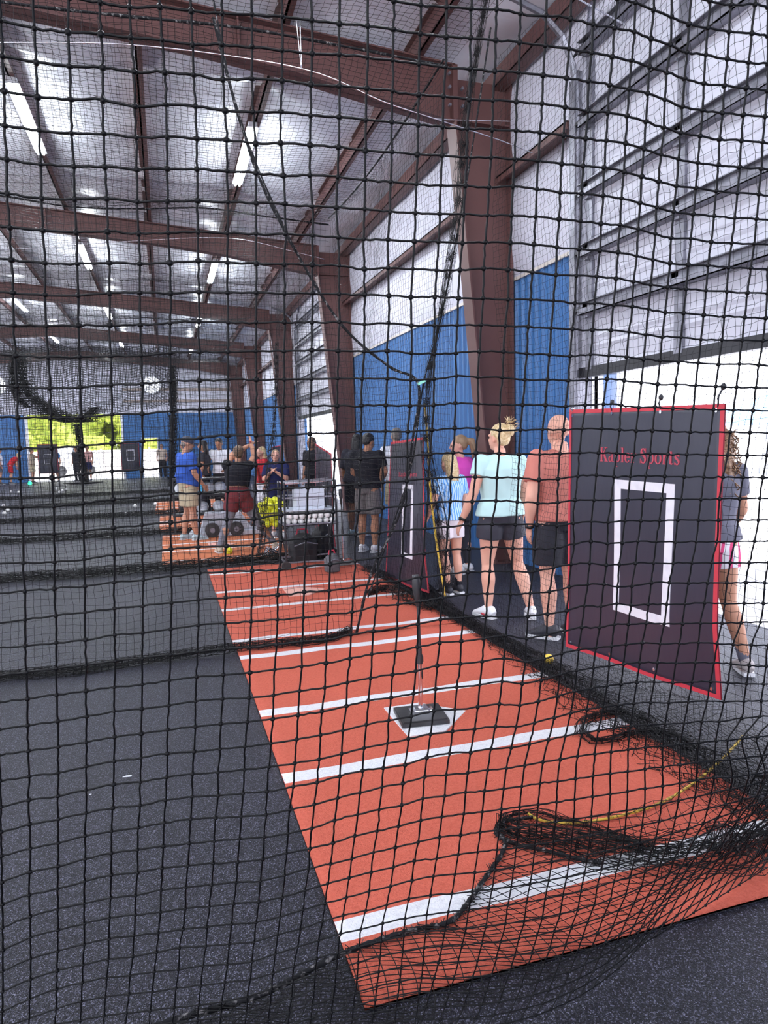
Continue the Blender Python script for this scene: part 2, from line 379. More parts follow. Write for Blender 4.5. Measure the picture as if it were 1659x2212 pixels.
for x, l in zip(PX, LP):
    p = MB(); z0 = zr(x); y0, y1 = YB, YE-.05
    p.span((x-.012, y0, z0), (x+.012, y1, z0+.20)); p.span((x-.012, y0, z0), (x+.07, y1, z0+.014)); p.span((x-.07, y0, z0+.186), (x+.012, y1, z0+.20))
    tag(p.build('roof_purlin', brown), l, 'purlin', 'brown roof purlins')
g = MB(); g.span((XW-.28, YB, 5.78), (XW-.26, YE-.1, 5.98)); g.span((XW-.28, YB, 5.78), (XW-.12, YE-.1, 5.80)); tag(g.build('eave_strut', brown), 'brown eave strut running along the top of the right wall', 'beam')
for y0, y1, l in ((D1[1]+.1, 8.0, 'short brown wall girt between door track and nearest column'), (8.1, 15.7, 'brown wall girt between the nearest and second columns'), (23.45, 38.5, 'brown wall girt far down the right wall')):
    g = MB(); g.span((XW-.26, y0, 4.74), (XW-.04, y1, 4.76)); g.span((XW-.26, y0, 4.68), (XW-.24, y1, 4.76)); g.span((XW-.10, y0, 4.76), (XW-.08, y1, 4.84))
    tag(g.build('wall_girt', brown), l, 'girt', 'brown wall girts')

# big sectional doors, partly raised
def big_door(n, y0, y1, zb, label, struts, detail=True):
    e = empty(f'door_{n}', (XW-.15, y0, 0), 0); e['kind'] = 'structure'
    o = Vector((XW-.15, y0, 0))
    pn = MB(); zs = zb; ztop = 5.55; prof = []
    while zs < ztop-.01:
        for a, d in ((0, 0), (.03, .01), (.06, 0), (.2, 0), (.23, .01), (.26, 0)): prof.append((zs+a, d))
        zs += .29
    prof = [(z, d) for z, d in prof if z <= ztop]+[(ztop, 0)]
    n_ = len(prof); vs = [(-d, y-y0, z) for y in (y0+.02, y1-.02) for (z, d) in prof]+[(.04, y-y0, z) for y in (y0+.02, y1-.02) for (z, d) in prof]
    fs = [(i, i+1, n_+i+1, n_+i) for i in range(n_-1)]+[(2*n_+i, 3*n_+i, 3*n_+i+1, 2*n_+i+1) for i in range(n_-1)]
    pn.add(vs, fs); pn.build('door_panel', whitemetal, e)
    s = MB()
    for z in struts:
        s.span((-.11, .1, z-.06), (-.005, y1-y0-.1, z-.05)); s.span((-.11, .1, z-.06), (-.10, y1-y0-.1, z+.0)); s.span((-.075, .1, z+.065), (-.005, y1-y0-.1, z+.073)); s.span((-.075, .1, z-.05), (-.067, y1-y0-.1, z+.07)); s.span((-.12, .1, z+.05), (-.07, y1-y0-.1, z+.058))
    s.build('stiffening_strut', galv, e)
    b = MB(); b.span((-.03, 0, zb-.07), (.05, y1-y0, zb+.03)); b.build('bottom_rail', darkmetal, e)
    st = MB()
    for yy in ((y1-.18, y0+(y1-y0)*.655, y0+.3*(y1-y0)) if detail else (y1-.2,)):
        st.span((-.035, yy-y0-.05, zb), (-.008, yy-y0+.05, ztop))
        for z in struts: st.span((-.075, yy-y0-.04, z-.09), (-.03, yy-y0+.04, z+.075))
    st.build('stile', galv, e)
    t = MB()
    for yy in (y1+.03, y0-.03):
        pts = [(-.05, yy-y0, 0), (-.05, yy-y0, 5.0), (-.08, yy-y0, 5.25), (-.2, yy-y0, 5.5), (-.42, yy-y0, 5.68), (-.75, yy-y0, 5.78), (-2.2, yy-y0, 5.88)]
        if yy > y0: t.tube(pts[:-1]+[(-.75, yy-y0, 5.76)], [(.035, .03)]*7, 6, side=(0, 1, 0)); t.span((-.10, yy-y0-.06, 0), (-.085, yy-y0+.04, 5.1)); t.span((-.06, yy-y0-.02, 0), (.14, yy-y0+.02, 5.2))
        else: t.span((-.06, yy-y0-.03, 0), (.1, yy-y0+.03, 5.1))
    t.build('track', galv, e)
    if detail:
        h = MB()
        for z in struts: h.box((-.07, y1-y0-.1, z), (.06, .12, .03)); h.tube([(-.07, y1-y0-.14, z), (-.07, y1-y0+.04, z)], .012, 8)
        h.build('roller', darkmetal, e)
big_door(1, D1[0], D1[1], 2.26, '', (2.86, 3.42, 4.0, 4.66, 5.33))
big_door(2, D2[0], D2[1], 2.42, '', (2.95, 3.5, 4.05, 4.6, 5.2), False)
jm = MB(); jm.span((XW-.02, D1[1], 0), (XW+.12, D1[1]+.06, 3.6)); jm.span((XW+.3, D1[1]+.02, 0), (XW+.36, D1[1]+.3, 2.6)); tag(jm.build('trim_6', fixture), kind='structure')

# strip lights hung on the purlins
def strip_light(x, y, label):
    z = zr(x)-.05; e = empty('strip_light', (x, y, z), 0, label, 'ceiling light', 'lit strip lights under the roof')
    h = MB(); h.box((0, 0, .02), (.12, 2.3, .05)); h.prism([(-.06, .0), (.06, 0), (.085, -.02), (-.085, -.02)], 'y', -1.13, 1.13); h.build('housing', fixture, e)
    for s in (-.035, .035): MB().tube([(s, -1.1, -.04), (s, 1.1, -.04)], .02, 10).build('light_tube', lampm, e)
    for s in (-.6, .6):
        pd = bpy.data.lights.new('tube_glow', 'POINT'); pd.energy = LAMP_W*.42; pd.shadow_soft_size = .05; pd.color = (.88, .94, 1)
        po = bpy.data.objects.new('tube_glow', pd); C.objects.link(po); po.parent = e; po.location = (0, s, -.16)
    for s in (-.8, .8): MB().tube([(0, s, .04), (0, s, .2)], .004, 5).build('hanger', wire, e)
    ld = bpy.data.lights.new('strip_lamp', 'AREA'); ld.shape = 'RECTANGLE'; ld.size = .14; ld.size_y = 2.2; ld.energy = LAMP_W; ld.color = (.88, .94, 1)
    lo = bpy.data.objects.new('strip_lamp', ld); C.objects.link(lo); lo.parent = e; lo.location = (0, 0, -.09)
ordn = ['nearest', 'second', 'third', 'fourth', 'farthest']
for x, side in ((1.45, 'right hand'), (-1.6, 'middle'), (-4.35, 'left hand'), (-8.4, 'unseen outer left')):  # outermost row is out of view, kept for the light it adds
    for k, y in enumerate((11.5, 19.0, 26.4, 34.0) if x < -4 or x > -4 else ()):
        strip_light(x, y, f'lit white strip light, {ordn[k]} along the {side} row')
for x in (1.45, -1.6, -4.35): strip_light(x, 3.4, {1.45: 'lit strip light overhead in front of the nearest rafter, right hand row', -1.6: 'lit strip light overhead in front of the nearest rafter, middle row', -4.35: 'lit strip light overhead in front of the nearest rafter, left hand row'}[x])
for x, l in ((-.46, 'round white wall fan high on the end wall, right of the bright opening'), (-7.75, 'round white wall fan high on the end wall at the picture edge')):
    e = empty('wall_fan', (x, YE-.05, 4.85), 0, l, 'fan'); m = MB(); m.tube([(0, 0, 0), (0, -.12, 0)], .48, 28); m.build('fan_rim', fixture, e)
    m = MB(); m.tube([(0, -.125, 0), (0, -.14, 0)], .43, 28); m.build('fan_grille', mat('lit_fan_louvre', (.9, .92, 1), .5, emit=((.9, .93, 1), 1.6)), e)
    m = MB(); m.tube([(0, -.14, 0), (0, -.17, 0)], .07, 12); m.build('fan_hub', galv, e)
# ------------------------------------------------------------------ turf batting mats
def batting_mat(x0, x1, y0, y1, m, label, th=.016, lines=((.27, .37), (1.36, 1.46), (2.20, 2.30), (3.34, 3.44)), plate=True):
    e = empty('batting_mat', ((x0+x1)/2, (y0+y1)/2, 0), 0, label, 'mat', 'batting mats laid down the lane ends')
    cx, cy_ = (x0+x1)/2, (y0+y1)/2; L = y1-y0; sc = L/3.66
    b = MB(); b.span((x0-cx, y0-cy_, 0.001), (x1-cx, y1-cy_, th-.005)); b.build('mat_backing', matedge, e)
    ys = [0.]+[v*sc for l in lines for v in l]+[L]; r = random.Random(int(y0*10)); mb = MB(); nx = 36
    yy = []
    for i in range(len(ys)-1):
        k = max(1, int((ys[i+1]-ys[i])/.06))
        for j in range(k): yy.append((ys[i]+(ys[i+1]-ys[i])*j/k, 1 if i % 2 else 0))
    yy.append((L, 0)); vs = []
    for (v, _) in yy:
        for i in range(nx+1):
            x = x0+(x1-x0)*i/nx; edge = max(0, 1-min(v, L-v)/.25)
            z = th+.004*math.sin(x*9+v*3)*math.sin(v*4.1+1)+.006*edge*(.5+.5*math.sin(x*7)); vs.append((x-cx, y0+v-cy_, z))
    fs = []; mi = []
    for j in range(len(yy)-1):
        for i in range(nx): mb.f.append((j*(nx+1)+i, j*(nx+1)+i+1, (j+1)*(nx+1)+i+1, (j+1)*(nx+1)+i)); mb.mi.append(yy[j][1])
    mb.v = vs; k = len(vs)
    rim = [i for i in range(nx+1)]+[j*(nx+1)+nx for j in range(1, len(yy))]+[(len(yy)-1)*(nx+1)+i for i in range(nx-1, -1, -1)]+[j*(nx+1) for j in range(len(yy)-2, 0, -1)]
    mb.v += [(vs[i][0], vs[i][1], .004) for i in rim]; n = len(rim)
    for i in range(n): mb.f.append((rim[i], k+i, k+(i+1) % n, rim[(i+1) % n])); mb.mi.append(0)
    mb.build('turf', [m, turfw], e, True)
    if plate:
        px, py = 1.16+(x0-.45)-cx, y0+L*.50-cy_+(.02 if y0 < 3 else 0)
        pl = MB(); w_ = .2159; pl.prism([(px, py+w_), (px, py-w_), (px+w_, py-w_), (px+2*w_, py), (px+w_, py+w_)], 'z', th-.004, th+.006); pl.build('home_plate', turfw if y0 < 5 else mat('faded_plate', (.70, .36, .30), .8), e)
    return e
batting_mat(.45, 2.35, 1.75, 5.42, turf, 'coral red batting mat in the foreground with the tee on its home plate')
batting_mat(.44, 2.34, 5.46, 9.10, turf, 'second coral red batting mat, directly behind the foreground mat', lines=((.12, .21), (1.25, 1.34), (2.1, 2.19), (3.2, 3.29)))
batting_mat(-.12, 1.75, 9.66, 13.0, turf2, 'orange batting mat under the swinging batter')
batting_mat(-.18, 1.72, 13.6, 16.7, turf2, 'orange batting mat just behind the man in blue')
batting_mat(-.3, 1.6, 17.4, 21.2, turf2, 'farthest orange batting mat, behind the man in blue')

